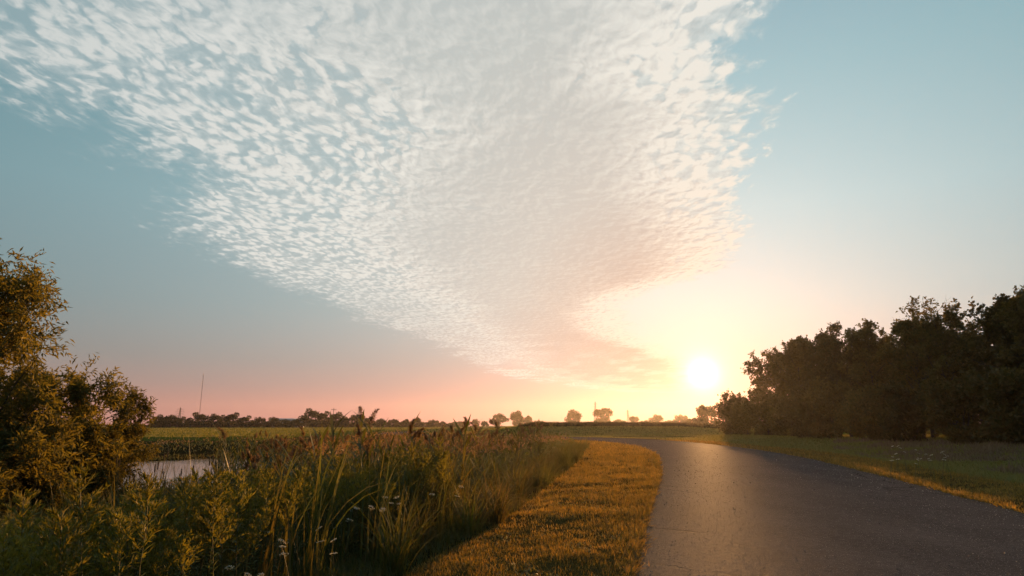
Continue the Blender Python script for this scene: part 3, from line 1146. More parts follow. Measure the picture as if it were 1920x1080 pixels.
# front row along the meadow, from the sunlit tip towards the viewer
front = [
    (38.6, 97.5, 2, 1.14, 'sun-edged tree at the tip of the dark wood beside the sun'),
    (40.2, 90.5, 0, 1.0, 'round-headed tree second from the sunlit tip of the wood'),
    (39.4, 84.0, 1, .98, 'narrow tree third from the sunlit tip of the wood'),
    (40.4, 78.0, 2, 1.1, 'broad low tree fourth from the sunlit tip of the wood'),
    (39.6, 71.5, 1, .92, 'leaning dark tree in front of the bare-twigged tree'),
    (41.0, 65.5, 0, .95, 'dark tree standing directly beneath the bare-twigged crown'),
    (40.2, 59.0, 3, .84, 'tall dark tree next to the bare-twigged one, towards the viewer'),
    (41.4, 53.0, 0, .9, 'tallest leafy tree of the dark wood, with a lumpy top'),
    (40.4, 47.0, 1, .85, 'big dark tree at the frame edge above the dry weeds'),
    (42.4, 41.0, 0, .8, 'dark tree cut by the frame edge above the meadow'),
]
for x, y, k, s, lab in front:
    plant('wood_tree', WOOD[k], lab, 'tree', at(x, y, -.1), wr.uniform(0, 6), s * wr.uniform(.97, 1.03), GW)
plant('bare_twigged_tree', THIN, 'thin tree with bare twigs standing out above the dark wood', 'tree', at(46.5, 72.5), 1.0, 1.06, GW)
for row, (x0, n) in enumerate([(46.0, 9), (53.0, 9), (60.0, 8)]):
    for i in range(n):
        y = 100 - row * 2 - i * 7.2 + wr.uniform(-1.5, 1.5)
        x = x0 + wr.uniform(-1.5, 1.5)
        if row == 0 and abs(y - 72.5) < 3:
            continue
        plant('wood_tree', WOOD[wr.randrange(4)], 'leafy tree deep in the dark wood behind the front row', 'tree', at(x, y, -.1), wr.uniform(0, 6), wr.uniform(.78, .93), GW)
for i in range(13):
    y = 101 - i * 5.0 + wr.uniform(-1, 1)
    plant('wood_bush', UNDER[i % 2], 'dark leafy bush at the foot of the wood, %s from the sunlit tip' % ORD[i + 1], 'bush', at(35.2 + wr.uniform(-.7, .9) - (1.0 if i == 0 else 0), y, -.05), wr.uniform(0, 6), wr.uniform(.85, 1.2), 'bushes skirting the wood')
plant('wood_bush', UNDER[0], 'sun-gilded bush just below the sun at the tip of the wood', 'bush', at(36.2, 104.5, -.05), 2.0, 1.25, 'bushes skirting the wood')

# ---- far trees on the horizon
def make_far_tree(name, wide, seed, n=3400):
    """A tree 10 m tall seen from far off: lumpy rounded crown over a short forked trunk; wide = crown radius / height."""
    r = np.random.default_rng(seed)
    bark, crown = Soup(), Soup()
    bark.tube([(0, 0, -.2), (.1, 0, 2.0), (0, .2, 4.5), (.2, 0, 7.5)], [.32, .26, .18, .06], 6)
    K = 28
    lumps = []
    while len(lumps) < K:
        u = r.uniform(-1, 1, 3)
        if .25 < (u * u).sum() < 1:
            lumps.append([u[0] * wide * 8.6, u[1] * wide * 8.6, 4.9 + u[2] * 4.2])
    lumps = np.array(lumps)
    for l in lumps:
        bark.tube([(0, 0, 2.2 + r.uniform(0, 2.5)), l * [.55, .55, .8], l], [.11, .07, .03], 3)
    idx = r.integers(0, K, n)
    rad = r.uniform(.9, 1.7, K)[idx]
    v = r.normal(0, 1, (n, 3))
    v /= np.linalg.norm(v, axis=1, keepdims=True)
    pos = lumps[idx] + v * (rad * r.random(n) ** .4)[:, None] * [1.1, 1.1, .85]
    pos[:, 2] = np.clip(pos[:, 2], .5, 10.2)
    crown.leaves(pos, v + r.normal(0, .6, (n, 3)), r.uniform(.45, .95, n), r.uniform(.35, .7, n))
    return [('trunk', bark.mesh(name + '_trunk', BARK)), ('crown', crown.mesh(name + '_crown', LEAF['hedge']))]


WIDE = [.34, .42, .52, .62, .80]
FAR = [make_far_tree('far_tree_%d' % i, w, 60 + i) for i, w in enumerate(WIDE)]


def far_fit(w, h, r):
    """prototype whose proportions come nearest, and its scale"""
    k = int(np.argmin([abs(w / h - 2.05 * q) for q in WIDE]))
    xy = w / (2.05 * WIDE[k] * 10)
    return FAR[k], (xy, xy, h / 10.0)


line = [(302, 781, 26), (320, 780, 30), (340, 784, 22), (369, 777, 30), (397, 779, 28), (417, 781, 24), (437, 777, 30), (462, 782, 26), (486, 783, 26), (512, 783, 28), (535, 787, 24), (557, 786, 24),
        (583, 769, 36), (608, 774, 30), (630, 775, 34), (650, 783, 22), (668, 777, 26), (692, 783, 22), (714, 785, 26), (738, 786, 28), (762, 786, 24), (783, 784, 30), (812, 787, 28), (300, 787, 30), (830, 790, 22)]
fr = random.Random(9)
for i, (px, top, wpx) in enumerate(sorted(line)):
    d = fr.uniform(400, 450)
    h = (797 - top) / 1225 * d + CAM_H + 1.1
    w = wpx / 1225 * d
    w *= 1.25
    proto, sc_ = far_fit(w, h, fr)
    lab = 'hazy dark tree in the far treeline, %s counting from the willows' % ORD[i]
    if px == 583:
        lab = 'tallest tree of the far treeline, its crown above the others'
    p = ray_ground(px, d)
    plant('far_tree', proto, lab, 'tree', Vector((p.x, p.y, -.9)), fr.uniform(0, 6), sc_, 'trees of the far treeline')
hedge = [(299, 789, 40), (332, 789, 36), (362, 790, 40), (395, 789, 40), (430, 789, 44), (470, 790, 44), (505, 789, 46), (548, 789, 44), (596, 788, 46), (640, 788, 44), (680, 789, 40), (715, 790, 44), (755, 790, 44), (800, 791, 44), (845, 792, 40)]
for i, (px, top, wpx) in enumerate(hedge):
    d = fr.uniform(405, 425)
    h = (797 - top) / 1225 * d + CAM_H + .5
    proto, sc_ = far_fit(wpx / 1225 * d * 1.15, h, fr)
    p = ray_ground(px, d)
    plant('far_hedge', proto, 'low dark thicket at the foot of the far treeline, %s counting from the willows' % ORD[i], 'thicket', Vector((p.x, p.y, -.6)), fr.uniform(0, 6), sc_, 'thickets under the far treeline')
faint = [(892, 785, 14, 'faint narrow tree at the near end of the misty row'), (908, 789, 18, 'low faint bush-like tree in the misty row'), (936, 775, 38, 'broad faint tree beside the slim pair beyond the embankment'),
         (970, 769, 25, 'tallest faint tree where the embankment crop begins'), (990, 779, 13, 'little faint tree beside the tallest faint one'), (1076, 767, 26, 'lone faint tree above the embankment crop'),
         (1133, 764, 38, 'wide faint tree beside the lattice pylon'), (1190, 780, 20, 'small pale tree by the far pole'), (1231, 777, 22, 'pale low tree near the sun glow'), (1277, 778, 36, 'wide pale tree under the sun'),
         (1010, 788, 30, 'low pale thicket just past the tallest faint tree'), (1160, 786, 40, 'low pale thicket between the wide faint tree and the far pole'), (1212, 788, 34, 'low pale thicket beside the pale low tree'),
         (1255, 788, 34, 'low pale thicket just before the wide pale tree'), (1303, 784, 40, 'low pale thicket between the sun and the wood tip'), (862, 790, 44, 'low pale thicket at the end of the far treeline'),
         (1328, 760, 42, 'pale rounded tree next to the tip of the wood')]
for px, top, wpx, lab in faint:
    d = fr.uniform(620, 700) if px < 1300 else 330
    h = (797 - top) / 1225 * d + CAM_H + 1.1
    proto, sc_ = far_fit(wpx / 1225 * d * 1.1, h, fr)
    p = ray_ground(px, d)
    plant('far_tree', proto, lab, 'tree', Vector((p.x, p.y, -.9)), fr.uniform(0, 6), sc_, 'faint trees beyond the embankment')


# ------------------------------------------------------------------ mast, pylons, poles, hall
STEEL = plain_mat('galvanised_steel', (.16, .15, .14), (.24, .22, .21), 3.0, .6, .6)
POLEWOOD = plain_mat('pole_wood', (.05, .04, .03), (.09, .07, .05), 3.0, .9)


def lattice(s, h, b, t, n, r):
    """Four tapering legs with cross bracing."""
    c = [(-1, -1), (1, -1), (1, 1), (-1, 1)]
    for k in range(n):
        z0, z1 = h * k / n, h * (k + 1) / n
        w0, w1 = b + (t - b) * k / n, b + (t - b) * (k + 1) / n
        for i in range(4):
            a, e = c[i], c[(i + 1) % 4]
            s.tube([(a[0] * w0, a[1] * w0, z0), (a[0] * w1, a[1] * w1, z1)], r, 3)
            s.tube([(a[0] * w0, a[1] * w0, z0), (e[0] * w1, e[1] * w1, z1)], r * .6, 3)
            s.tube([(e[0] * w0, e[1] * w0, z0), (a[0] * w1, a[1] * w1, z1)], r * .6, 3)
            s.tube([(a[0] * w1, a[1] * w1, z1), (e[0] * w1, e[1] * w1, z1)], r * .6, 3)


def build_mast():
    p = ray_ground(372, 600)
    h = (797 - 712) / 1225 * 600 + CAM_H
    s = Soup()
    lattice(s, h, .17, .17, 34, .035)
    g_ = Soup()
    for a in (0.3, 2.4, 4.5):
        for f in (.45, .9):
            g_.tube([(0, 0, h * f), (math.cos(a) * h * .45, math.sin(a) * h * .45, 0)], .02, 3)
    t = Soup()
    t.tube([(0, 0, h), (0, 0, h + 1.6)], .07, 4)
    plant('radio_mast', [('lattice_column', s.mesh('mast_column', STEEL)), ('guy_wire', g_.mesh('mast_guys', STEEL)), ('antenna', t.mesh('mast_top', STEEL))],
          'thin tall radio mast rising above the far treeline', 'mast', Vector((p.x, p.y, 0)), .3)


def build_pylon(px, top, d, label):
    p = ray_ground(px, d)
    h = (797 - top) / 1225 * d + CAM_H
    s = Soup()
    lattice(s, h * .62, 2.0, .7, 6, .13)
    s2 = Soup()
    lattice(s2, h * .38, .7, .25, 5, .10)
    parts = [('tower_base', s.mesh('pylon_base', STEEL))]
    m2 = s2.mesh('pylon_head', STEEL)
    e = plant('power_pylon', parts, label, 'pylon', Vector((p.x, p.y, 0)), .25, group='power pylons on the horizon')
    o = link('tower_head', m2, e, (0, 0, h * .62))
    for z, w in ((.66, 3.2), (.78, 3.8), (.90, 2.8)):
        c = Soup()
        for sg in (-1, 1):
            c.tube([(0, -.3, h * z), (sg * w, 0, h * z + .25)], .09, 3)
            c.tube([(0, .3, h * z), (sg * w, 0, h * z + .25)], .09, 3)
            c.tube([(0, 0, h * z + 1.0), (sg * w, 0, h * z + .25)], .08, 3)
        arm = link('cross_arm', c.mesh('pylon_arm', STEEL), e)
        for sg in (-1, 1):
            i_ = Soup()
            i_.tube([(sg * w, 0, h * z + .25), (sg * w, 0, h * z - .9)], .10, 4)
            link('insulator', i_.mesh('pylon_insulator', STEEL), arm)


def build_pole(px, top, d, label, arms=1):
    p = ray_ground(px, d)
    h = (797 - top) / 1225 * d + CAM_H
    s = Soup()
    s.tube([(0, 0, 0), (0, 0, h * .5), (0.03, 0, h)], [.24, .2, .16], 6)
    e = plant('utility_pole', [('pole', s.mesh('utility_pole', POLEWOOD))], label, 'pole', Vector((p.x, p.y, 0)), .1, group='utility poles on the horizon')
    for k in range(arms):
        a = Soup()
        a.box((0, .22, h * (.9 - .12 * k)), (3.4, .16, .2))
        arm = link('cross_arm', a.mesh('pole_arm', POLEWOOD), e)
        for q in (-1.5, -.6, .6, 1.5):
            i_ = Soup()
            i_.tube([(q, .22, h * (.9 - .12 * k) + .1), (q, .22, h * (.9 - .12 * k) + .5)], .09, 4)
            link('insulator', i_.mesh('pole_insulator', POLEWOOD), arm)


build_mast()
build_pylon(335, 768, 720, 'faint lattice pylon between the first far trees near the willow')
build_pylon(671, 763, 740, 'faint lattice pylon behind the middle of the far treeline')
build_pylon(1117, 754, 700, 'lattice pylon standing beside the wide faint tree')
build_pylon(1178, 769, 760, 'pale slender pylon between the faint trees towards the sun')
build_pole(280, 777, 440, 'bare utility pole next to the small willow crown')
build_pole(624, 766, 440, 'utility pole with a cross-arm above the tall far trees')
build_pole(441, 776, 470, 'utility pole just clearing the far trees past the mast')


def build_hall():
    d = 520
    p = ray_ground(538, d)
    wall = plain_mat('hall_wall', (.42, .40, .38), (.5, .48, .45), .3, .8)
    roof = plain_mat('hall_roof', (.30, .29, .29), (.36, .35, .35), .3, .6)
    glass = plain_mat('hall_glass', (.03, .035, .04), (.05, .05, .06), 1.0, .15)
    s = Soup()
    s.box((0, 0, 2.3), (24, 12, 4.6))
    r_ = Soup()
    v = [(-12.6, -6.6, 4.55), (12.6, -6.6, 4.55), (12.6, 6.6, 4.55), (-12.6, 6.6, 4.55), (-12.6, 0, 6.6), (12.6, 0, 6.6)]
    r_.add(v, [[0, 1, 5, 4], [3, 4, 5, 2], [0, 3, 2, 1]], [[0, 4, 3], [1, 2, 5]])
    e = plant('farm_hall', [('wall', s.mesh('hall_wall', wall)), ('roof', r_.mesh('hall_roof', roof))], 'pale pitched-roof hall half hidden behind the far trees', 'building', Vector((p.x, p.y, 0)), .25)
    for k in range(5):
        w = Soup()
        w.box((-9 + k * 4.5, -6.02, 2.6), (1.6, .12, 1.4))
        link('window', w.mesh('hall_window', glass), e)


build_hall()


# ------------------------------------------------------------------ foreground plants
def make_goldenrod(seed, stems=5, H=1.35):
    r = np.random.default_rng(seed)
    st, lv, plumes = Soup(), Soup(), []
    for i in range(stems):
        pl = Soup()
        plumes.append(pl)
        a = r.uniform(0, 6.28)
        off = r.normal(0, .11, 2)
        h = H * r.uniform(.72, 1.08)
        ln = r.uniform(.02, .22)
        t = np.linspace(0, 1, 7)
        c = np.stack([off[0] + math.cos(a) * ln * h * t ** 1.6, off[1] + math.sin(a) * ln * h * t ** 1.6, h * t], 1)
        c[:, :2] += r.normal(0, .008, (7, 2))
        st.tube(c, np.linspace(.0042, .0022, 7), 3)
        # leaves all the way up, denser and finer towards the top
        n = 80
        u = np.sort(r.uniform(.06, .97, n))
        pos = np.stack([np.interp(u, t, c[:, k]) for k in range(3)], 1)
        az = np.arange(n) * 2.4 + r.uniform(-.4, .4, n)
        ll = .105 * (1.05 - .55 * u) * r.uniform(.7, 1.2, n)
        lv.ribbons(pos, az, .65 + .35 * (1 - u) + r.uniform(-.15, .2, n), r.uniform(.3, 1.1, n), ll, (.0125 * (1.25 - .4 * u)), S=2, twist=r.uniform(-.5, .5, n), shape='leaf')
        # feathery top: arched sprays carrying short narrow leaflets
        ns = 17
        su = np.linspace(.72, 1.0, ns)
        sp = np.stack([np.interp(su, t, c[:, k]) for k in range(3)], 1)
        saz = np.arange(ns) * 2.4 + r.uniform(-.3, .3, ns)
        sl = .21 * (1.12 - .75 * (su - .72) / .28) * r.uniform(.7, 1.15, ns)
        for k in range(ns):
            w = np.linspace(0, 1, 5)
            ang = .55 + .55 * w + r.uniform(-.1, .2)
            step = sl[k] / 4
            pts = [sp[k]]
            for q in range(4):
                pts.append(pts[-1] + step * np.array([math.cos(saz[k]) * math.sin(ang[q]), math.sin(saz[k]) * math.sin(ang[q]), math.cos(ang[q])]))
            pts = np.array(pts)
            nn = 24
            uu = r.uniform(.1, 1, nn) * 4
            kk = np.minimum(uu.astype(int), 3)
            ff = (uu - kk)[:, None]
            pp = pts[kk] * (1 - ff) + pts[kk + 1] * ff
            d = (pts[-1] - pts[0])[None] / sl[k] * .9 + r.normal(0, .5, (nn, 3)) + [0, 0, .45]
            pl.leaves(pp, d, r.uniform(.030, .062, nn), r.uniform(.006, .0105, nn))
    return [('stem', st.mesh('goldenrod_stem', STALK)), ('leaves', lv.mesh('goldenrod_leaves', LEAF['gold'])), *[('plume', pl.mesh('goldenrod_plume', LEAF['goldtip'])) for pl in plumes]]


def make_reed(seed, stems=4, H=2.3, plume=True, spread=.16, lw=.034, stiff=False):
    r = np.random.default_rng(seed)
    lv, stalks = Soup(), []
    for i in range(stems):
        pl, st = Soup(), Soup()
        stalks.append((st, pl))
        a = r.uniform(0, 6.28)
        off = r.normal(0, spread, 2) if stems > 1 else np.zeros(2)
        h = H * r.uniform(.75, 1.0) if stems > 1 else H
        ln = r.uniform(.02, .14)
        t = np.linspace(0, 1, 8)
        c = np.stack([off[0] + math.cos(a) * ln * h * t ** 2, off[1] + math.sin(a) * ln * h * t ** 2, h * t], 1)
        st.tube(c, np.linspace(.0075, .0035, 8), 4)
        n = int(13 * H / 2.3)
        u = np.linspace(.18, .93, n) + r.uniform(-.02, .02, n)
        pos = np.stack([np.interp(u, t, c[:, k]) for k in range(3)], 1)
        az = a + np.where(np.arange(n) % 2, 0, math.pi) + r.uniform(-.5, .5, n)
        lv.ribbons(pos, az, r.uniform(.3, .65, n), r.uniform(.0, .5, n) if stiff else r.uniform(.2, 1.5, n), r.uniform(.4, .7, n) if stiff else r.uniform(.32, .58, n), lw * r.uniform(.8, 1.2, n), S=4, twist=r.uniform(-.6, .6, n), shape='leaf')
        if plume:
            top = c[-1]
            bend = r.uniform(.3, .8)
            m = 150
            uu = r.random(m)
            L = r.uniform(.22, .34)
            ax = np.stack([np.cos(a) * np.sin(uu * bend) * uu * L, np.sin(a) * np.sin(uu * bend) * uu * L, np.cos(uu * bend) * uu * L], 1) + top
            d = np.stack([np.cos(a) * np.ones(m) * .5, np.sin(a) * np.ones(m) * .5, .75 - uu * .7], 1) + r.normal(0, .55, (m, 3))
            pl.leaves(ax, d, .09 * (1.15 - uu) * r.uniform(.6, 1.2, m) + .02, .011)
    parts = [('leaves', lv.mesh('reed_leaves', LEAF['reed']))]
    if plume:
        parts += [('stem', st.mesh('reed_stem', STALK), [('plume', pl.mesh('reed_plume', LEAF['reedplume']))]) for st, pl in stalks]
    else:
        al = Soup()
        for st, _ in stalks:
            for v_, q_ in zip(st.v, st.q):
                al.add(v_, q_)
        parts.append(('stem', al.mesh('reed_stem', STALK)))
    return parts


def make_cattail(seed, n=12, H=1.7, heads=2, mat='sedge'):
    r = np.random.default_rng(seed)
    lv, st, hd = Soup(), Soup(), Soup()
    base = np.column_stack([r.normal(0, .09, (n, 2)), np.zeros(n)])
    lv.ribbons(base, r.uniform(0, 6.28, n), r.uniform(.0, .16, n), r.uniform(.05, 1.1, n), H * r.uniform(.65, 1.05, n), r.uniform(.016, .026, n), S=6, twist=r.uniform(-1.2, 1.2, n), power=2.2)
    parts = [('leaves', lv.mesh('cattail_leaves', LEAF[mat]))]
    if heads:
        for k in range(heads):
            a, l = r.uniform(0, 6.28), r.uniform(.02, .12)
            h = H * r.uniform(.8, .98)
            tip = np.array([math.cos(a) * l, math.sin(a) * l, h])
            b0 = np.array([r.normal(0, .04), r.normal(0, .04), 0])
            st, hd = Soup(), Soup()
            st.tube([b0, (b0 + tip) / 2, tip, tip + [0, 0, .09]], [.006, .005, .004, .002], 4)
            hd.tube([tip + [0, 0, -.19], tip + [0, 0, -.18], tip + [0, 0, -.10], tip + [0, 0, -.02], tip], [.004, .013, .0145, .013, .004], 7)
            parts.append(('stalk', st.mesh('cattail_stalk', STALK), [('seed_head', hd.mesh('cattail_head', CATHEAD))]))
    return parts


def make_tussock(seed, n=110, H=.95, mat='sedge', w=.010, arch=1.6):
    r = np.random.default_rng(seed)
    s = Soup()
    base = np.column_stack([r.normal(0, .07, (n, 2)), np.zeros(n)])
    s.ribbons(base, r.uniform(0, 6.28, n), r.uniform(.02, .45, n), r.uniform(.3, arch, n), H * r.uniform(.5, 1.1, n), w * r.uniform(.7, 1.3, n), S=5, twist=r.uniform(-.9, .9, n), power=1.7)
    return [('blades', s.mesh('tussock_blades', LEAF[mat]))]


def make_lace(seed, heads=3, H=.85):
    """white umbels on branching stalks"""
    r = np.random.default_rng(seed)
    lv, stalks = Soup(), []
    for k in range(heads):
        st, fl = Soup(), Soup()
        stalks.append((st, fl))
        a, l = r.uniform(0, 6.28), r.uniform(.05, .3)
        h = H * r.uniform(.6, 1.0)
        t = np.linspace(0, 1, 5)
        c = np.stack([math.cos(a) * l * h * t ** 1.3, math.sin(a) * l * h * t ** 1.3, h * t], 1)
        st.tube(c, np.linspace(.004, .0022, 5), 3)
        Rr = r.uniform(.024, .042)
        m = 46
        rr = Rr * np.sqrt(r.random(m))
        aa = r.uniform(0, 6.28, m)
        tilt = np.array([r.normal(0, .3), r.normal(-.2, .4)])
        pos = np.stack([rr * np.cos(aa), rr * np.sin(aa), .012 - 6.0 * rr ** 2 * .6], 1)
        pos[:, 2] += pos[:, 0] * tilt[0] + pos[:, 1] * tilt[1]
        d = np.stack([np.cos(aa), np.sin(aa), np.full(m, .25)], 1)
        fl.leaves(pos + c[-1] + [0, 0, .012], d, .013, .012, r.uniform(-.4, .4, m))
        for q in range(9):
            e = c[-1] + np.array([Rr * .8 * math.cos(q * .7), Rr * .8 * math.sin(q * .7), .012])
            st.tube([c[-1] - [0, 0, .015], e], .0012, 3)
        n = 14
        u = r.uniform(.05, .7, n)
        pos = np.stack([np.interp(u, t, c[:, i]) for i in range(3)], 1)
        lv.ribbons(pos, r.uniform(0, 6.28, n), .6, r.uniform(.2, .9, n), r.uniform(.05, .12, n), .008, S=2, twist=r.uniform(-.8, .8, n), shape='leaf')
    return [('leaves', lv.mesh('lace_leaves', LEAF['gold']))] + [('stalk', st.mesh('lace_stalk', STALK), [('flower_head', fl.mesh('lace_flower', LEAF['white']))]) for st, fl in stalks]


GOLD = [make_goldenrod(100 + i, 4, H) for i, H in enumerate((1.35, 1.25, 1.45, 1.15, 1.3))]
REED = [make_reed(120 + i, 3, H) for i, H in enumerate((2.2, 2.05, 2.35, 1.9))]
REEDN = [make_reed(130 + i, 5, H, False) for i, H in enumerate((2.0, 1.8, 1.6))]
CAT = [make_cattail(140 + i, 13, H, 2) for i, H in enumerate((1.75, 1.6, 1.9))]
IRIS = [make_cattail(150 + i, 15, H, 0) for i, H in enumerate((1.35, 1.2, 1.5))]
TUSS = [make_tussock(160 + i, 62, H, w=.017) for i, H in enumerate((1.0, .85, 1.15))]
STRAW = [make_tussock(170, 150, .62, 'straw', .006, 2.4)]
LACE = [make_lace(180 + i, n) for i, n in enumerate((2, 1, 2, 1))]

pr = random.Random(21)
taken = []


def scatter(n, az0, az1, d0, d1, cond, mind, tries=40000):
    got = []
    P, D = fan_points(tries, az0, az1, d0, d1, 1.0)
    # even cover of the ground: thin the near surplus
    k = rng.random(tries) < (D / d1) ** 1.2
    P, D = P[k], D[k]
    ok = cond(P, D)
    P, D = P[ok], D[ok]
    cell = {}
    for p in P:
        key = (int(p[0] // mind), int(p[1] // mind))
        near = [q for i in (-1, 0, 1) for j in (-1, 0, 1) for q in cell.get((key[0] + i, key[1] + j), [])]
        if all((p[0] - q[0]) ** 2 + (p[1] - q[1]) ** 2 > mind * mind for q in near):
            cell.setdefault(key, []).append(p)
            got.append(p)
            if len(got) >= n:
                break
    if not got:
        return np.zeros((0, 3))
    return zcol(np.array(got), -0.03)


def wetland(p):
    return (field('wet', p) < 0) & (pond_d(p) > 1.02)


def az_of(p):
    return np.degrees(np.arctan2(p[:, 0], p[:, 1]))


def put(name, protos, pts, label, cat, group, s0=.85, s1=1.15, tilt=.08):
    for p in pts:
        q = protos[pr.randrange(len(protos))]
        plant(name, q, label, cat, Vector(p), pr.uniform(0, 6.28), pr.uniform(s0, s1), group, (pr.uniform(-tilt, tilt), pr.uniform(-tilt, tilt)))


# goldenrod in front
g1 = scatter(240, -46, -2, 4.9, 12, lambda p, d: wetland(p) & ((az_of(p) < -20) | (vnoise(p, .8, 93) > .30)) & (field('E', p) > .95) & ((d < 9.0) | (az_of(p) > -22)), .31)
g1 = np.array([p for p in g1])
put('goldenrod', GOLD, g1, 'feathery yellow green goldenrod clump in the near bank', 'plant', 'goldenrod on the near bank')
# sword-leaved clumps at the water side
c1 = scatter(80, -46, -26, 8.6, 18, lambda p, d: wetland(p) & ((az_of(p) < -32.5) | (d < 12)), .40)
put('sedge_clump', IRIS, c1, 'golden sword-leaved clump in front of the willows', 'plant', 'sword-leaved clumps below the willows', .8, 1.15)
c2 = scatter(34, -29, -16, 12, 24, lambda p, d: wetland(p) & ((az_of(p) > -22) | (vnoise(p, 1.3, 91) > .66)), .5)
put('cattail', CAT, c2, 'cattail clump with brown heads at the pond shore', 'plant', 'cattails at the pond shore', .8, 1.1)
c3 = scatter(84, -30, -4, 6.5, 15, lambda p, d: wetland(p) & (field('E', p) > .5), .5)
put('broad_sedge', IRIS, c3, 'broad-bladed sedge clump among the goldenrod and reeds', 'plant', 'broad sedges among the goldenrod', .85, 1.4)
for px, d, sc_, lab in [(236, 19.0, 1.0, 'cattail clump tucked against the willow scrub by the water'), (262, 16.5, 1.05, 'lit cattail clump just beside the willow scrub by the water'), (296, 17.0, .95, 'slim cattail clump before the water, first past the willow scrub'), (322, 15.5, 1.0, 'dark cattail clump before the water, second past the willow scrub'),
                        (348, 18.0, .95, 'cattail clump before the middle of the water'), (372, 16.0, 1.08, 'tallest cattail clump before the water'),
                        (398, 17.5, 1.0, 'cattail clump before the water, next to the reed bed'), (424, 15.0, 1.05, 'stout cattail clump at the corner of the reed bed')]:
    plant('cattail', CAT[int(px) % 3], lab, 'plant', ray_ground(px, d, -.03), pr.uniform(0, 6.28), sc_, 'cattails at the pond shore')
# reeds
r1 = scatter(128, -22, 8, 11.5, 40, lambda p, d: wetland(p) & (field('E', p) > 1.6), .72)
put('reed_clump', REED, r1, 'brown-plumed reed clump in the reed bed along the verge', 'plant', 'plumed reeds in the reed bed', .82, 1.08, .1)
r2 = scatter(120, -24, 8, 10, 34, lambda p, d: wetland(p) & (field('E', p) > 1.0), .62)
put('leafy_reed', REEDN, r2, 'plain green reed clump between the plumed reeds', 'plant', 'leafy reeds in the reed bed', .8, 1.1, .1)
# tussocks along the verge edge
t1 = scatter(90, -12, 9, 7.2, 50, lambda p, d: (field('wet', p) < 0) & (field('E', p) > .15) & (field('E', p) < 1.5), .5)
put('grass_tussock', TUSS, t1, 'arching grass tussock on the edge of the mown verge', 'tussock', 'tussocks along the verge edge', .7, 1.15)
put('straw_tussock', STRAW, [list(ray_ground(932, 13.4))], 'pale straw-coloured drooping tussock at the verge edge', 'tussock', None, 1.25, 1.25)
# white umbels
l1 = scatter(22, -24, -3, 5.4, 10.5, lambda p, d: (field('wet', p) < 0) & (field('E', p) > .15) & (field('E', p) < 2.2), .45)
put('wild_carrot', LACE, l1, 'white umbel wildflower in the dark grass beside the verge', 'flower', 'white umbels beside the verge', .8, 1.15)
l2 = scatter(16, 29.5, 33.5, 22, 27, lambda p, d: p[:, 0] > 8, .3)
put('wild_carrot', LACE, l2, 'white umbel wildflower in the shaded meadow past the path', 'flower', 'white umbels in the meadow', .9, 1.25)

# tall single reeds that stand out against the sky
for px, top, d, lab in [(590, 786, 13.0, 'short reed stem with spread leaves against the far treeline'), (641, 768, 12.0, 'tall reed with three sharp leaves crossing the horizon'),
                        (683, 764, 12.6, 'tall reed with a dark ragged plume beside the three-leaved reed'), (760, 782, 14.0, 'bushy reed plume just above the field'),
                        (868, 780, 13.2, 'leaning dark reed with a broken plume near the verge'), (905, 790, 14.5, 'leafy reed tip right of the leaning broken reed'),
                        (455, 800, 15.0, 'stout dark reed plume beside the pond'), (700, 778, 13.4, 'slim reed tip between the two tallest reeds')]:
    b = ray_ground(px, d, -.03)
    h = CAM_H + (797 - top) / 1225 * d - b.z
    q = make_reed(int(px), 1, h - .25, px not in (641, 590, 700), lw=.05, stiff=True)
    plant('tall_reed', q, lab, 'reed', b, pr.uniform(0, 6.28), 1.0, 'tall reeds against the sky')


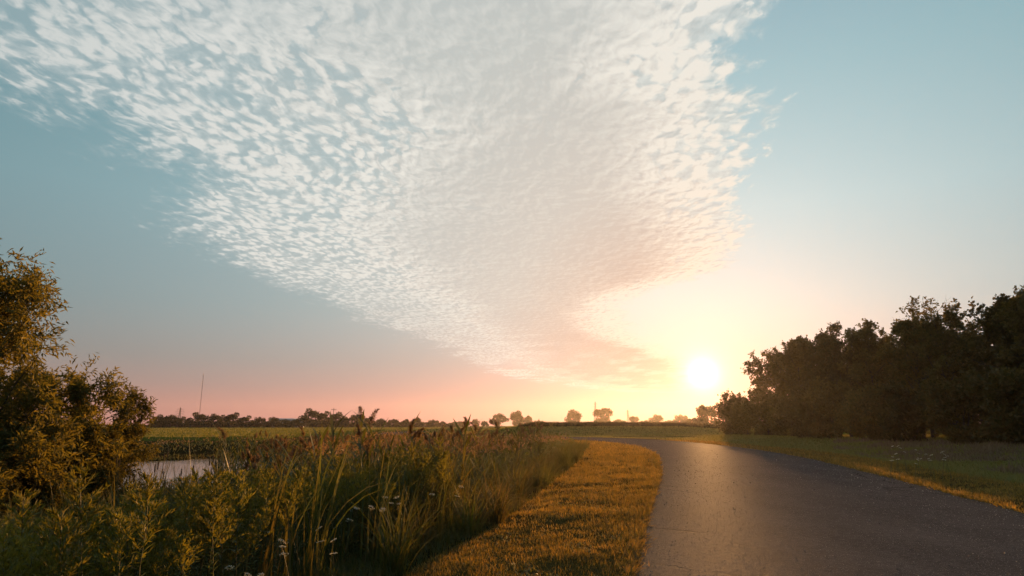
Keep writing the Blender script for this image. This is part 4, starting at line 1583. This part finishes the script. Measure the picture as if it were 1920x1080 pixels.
# leafy and grassy mass between them
def build_undergrowth():
    s = Soup()
    p, d = fan_points(210000, -47, 12, 3.2, 62)
    ok = wetland(p) & (field('E', p) > .05)
    p, d = p[ok], d[ok]
    N = len(p)
    e = field('E', p)
    lim = np.where(d < 12, .75, .95) * np.clip(.3 + e * .45, .3, 1)
    nearpond = 1 - sstep(pond_d(p), 1.05, 1.4)
    pondview = (az_of(p) < -22.5) & (az_of(p) > -33) & (d > 10.5)
    lim = np.where(pondview, .34, lim)
    h = rng.uniform(.3, 1.0, N) * lim * (.55 + .8 * vnoise(p, .7, 71)) * (1 - .35 * nearpond)
    s.ribbons(zcol(p, -.02), rng.uniform(0, 6.3, N), rng.uniform(0, .4, N), rng.uniform(.1, 1.3, N), h, np.clip(.0011 * d, .008, .05), S=2, twist=rng.uniform(-1.2, 1.2, N))
    tag(link('undergrowth', s.mesh('undergrowth', LEAF['sedge'])), 'dense dark grass and weeds filling the bank below the reeds', 'undergrowth', kind='stuff')
    s = Soup()
    p, d = fan_points(42000, -40, 11, 10, 66)
    ok = wetland(p) & (field('E', p) > .8)
    p, d = p[ok], d[ok]
    N = len(p)
    z = zcol(p)
    top = np.where(d < 45, 1.75, 1.1) * (.72 + .35 * vnoise(p, .35, 72)) * np.clip(.45 + field('E', p) * .18, .4, 1)
    shore = (az_of(p) < -17) & (d < 34)
    top = np.where(shore, top * np.where(az_of(p) < -22, .2, .5), top)
    z[:, 2] += top * rng.random(N) ** .5
    s.ribbons(z, rng.uniform(0, 6.3, N), rng.uniform(.1, .9, N), rng.uniform(0, 1.4, N), rng.uniform(.18, .42, N), np.clip(.0013 * d, .02, .07), S=2, twist=rng.uniform(-1, 1, N), shape='leaf')
    tag(link('reed_bed', s.mesh('reed_bed', LEAF['reed'])), 'tangled reed bed reaching back along the verge to the field', 'reeds', kind='stuff')
    s = Soup()
    p, d = fan_points(26000, -40, 11, 14, 66)
    ok = wetland(p) & (field('E', p) > 1.2)
    p, d = p[ok], d[ok]
    N = len(p)
    z = zcol(p)
    shore = (az_of(p) < -17) & (d < 34)
    z[:, 2] += np.where(d < 45, 1.95, 1.25) * (.78 + .3 * vnoise(p, .35, 72)) * np.clip(.45 + field('E', p) * .18, .4, 1) * np.where(shore, np.where(az_of(p) < -22, .15, .5), 1)
    dr_ = rng.normal(0, .6, (N, 3)) + [0, 0, .6]
    k = vnoise(p, .9, 73) > .45
    s.leaves(z[k] + rng.normal(0, .07, (k.sum(), 3)), dr_[k], rng.uniform(.08, .2, k.sum()), np.clip(.0013 * d[k], .02, .07))
    tag(link('reed_plumes', s.mesh('reed_plumes', LEAF['reedplume'])), 'haze of brown plumes over the distant reed bed', 'reeds', kind='stuff')


build_undergrowth()


# ------------------------------------------------------------------ morning haze
def build_haze():
    m = bpy.data.materials.new('haze')
    m.use_nodes = True
    t = m.node_tree
    t.nodes.clear()
    v = t.nodes.new('ShaderNodeVolumePrincipled')
    v.inputs['Color'].default_value = (1.0, .93, .92, 1)
    v.inputs['Density'].default_value = HAZE
    v.inputs['Anisotropy'].default_value = 0.72
    o = t.nodes.new('ShaderNodeOutputMaterial')
    t.links.new(v.outputs[0], o.inputs['Volume'])
    s = Soup()
    s.box((0, 0, 25.5 - 1.2), (3300, 3300, 57))
    h = link('haze', s.mesh('haze', m))
    tag(h, 'thin morning haze lying over the whole land', 'haze', kind='stuff')


HAZE = 0.00007
build_haze()
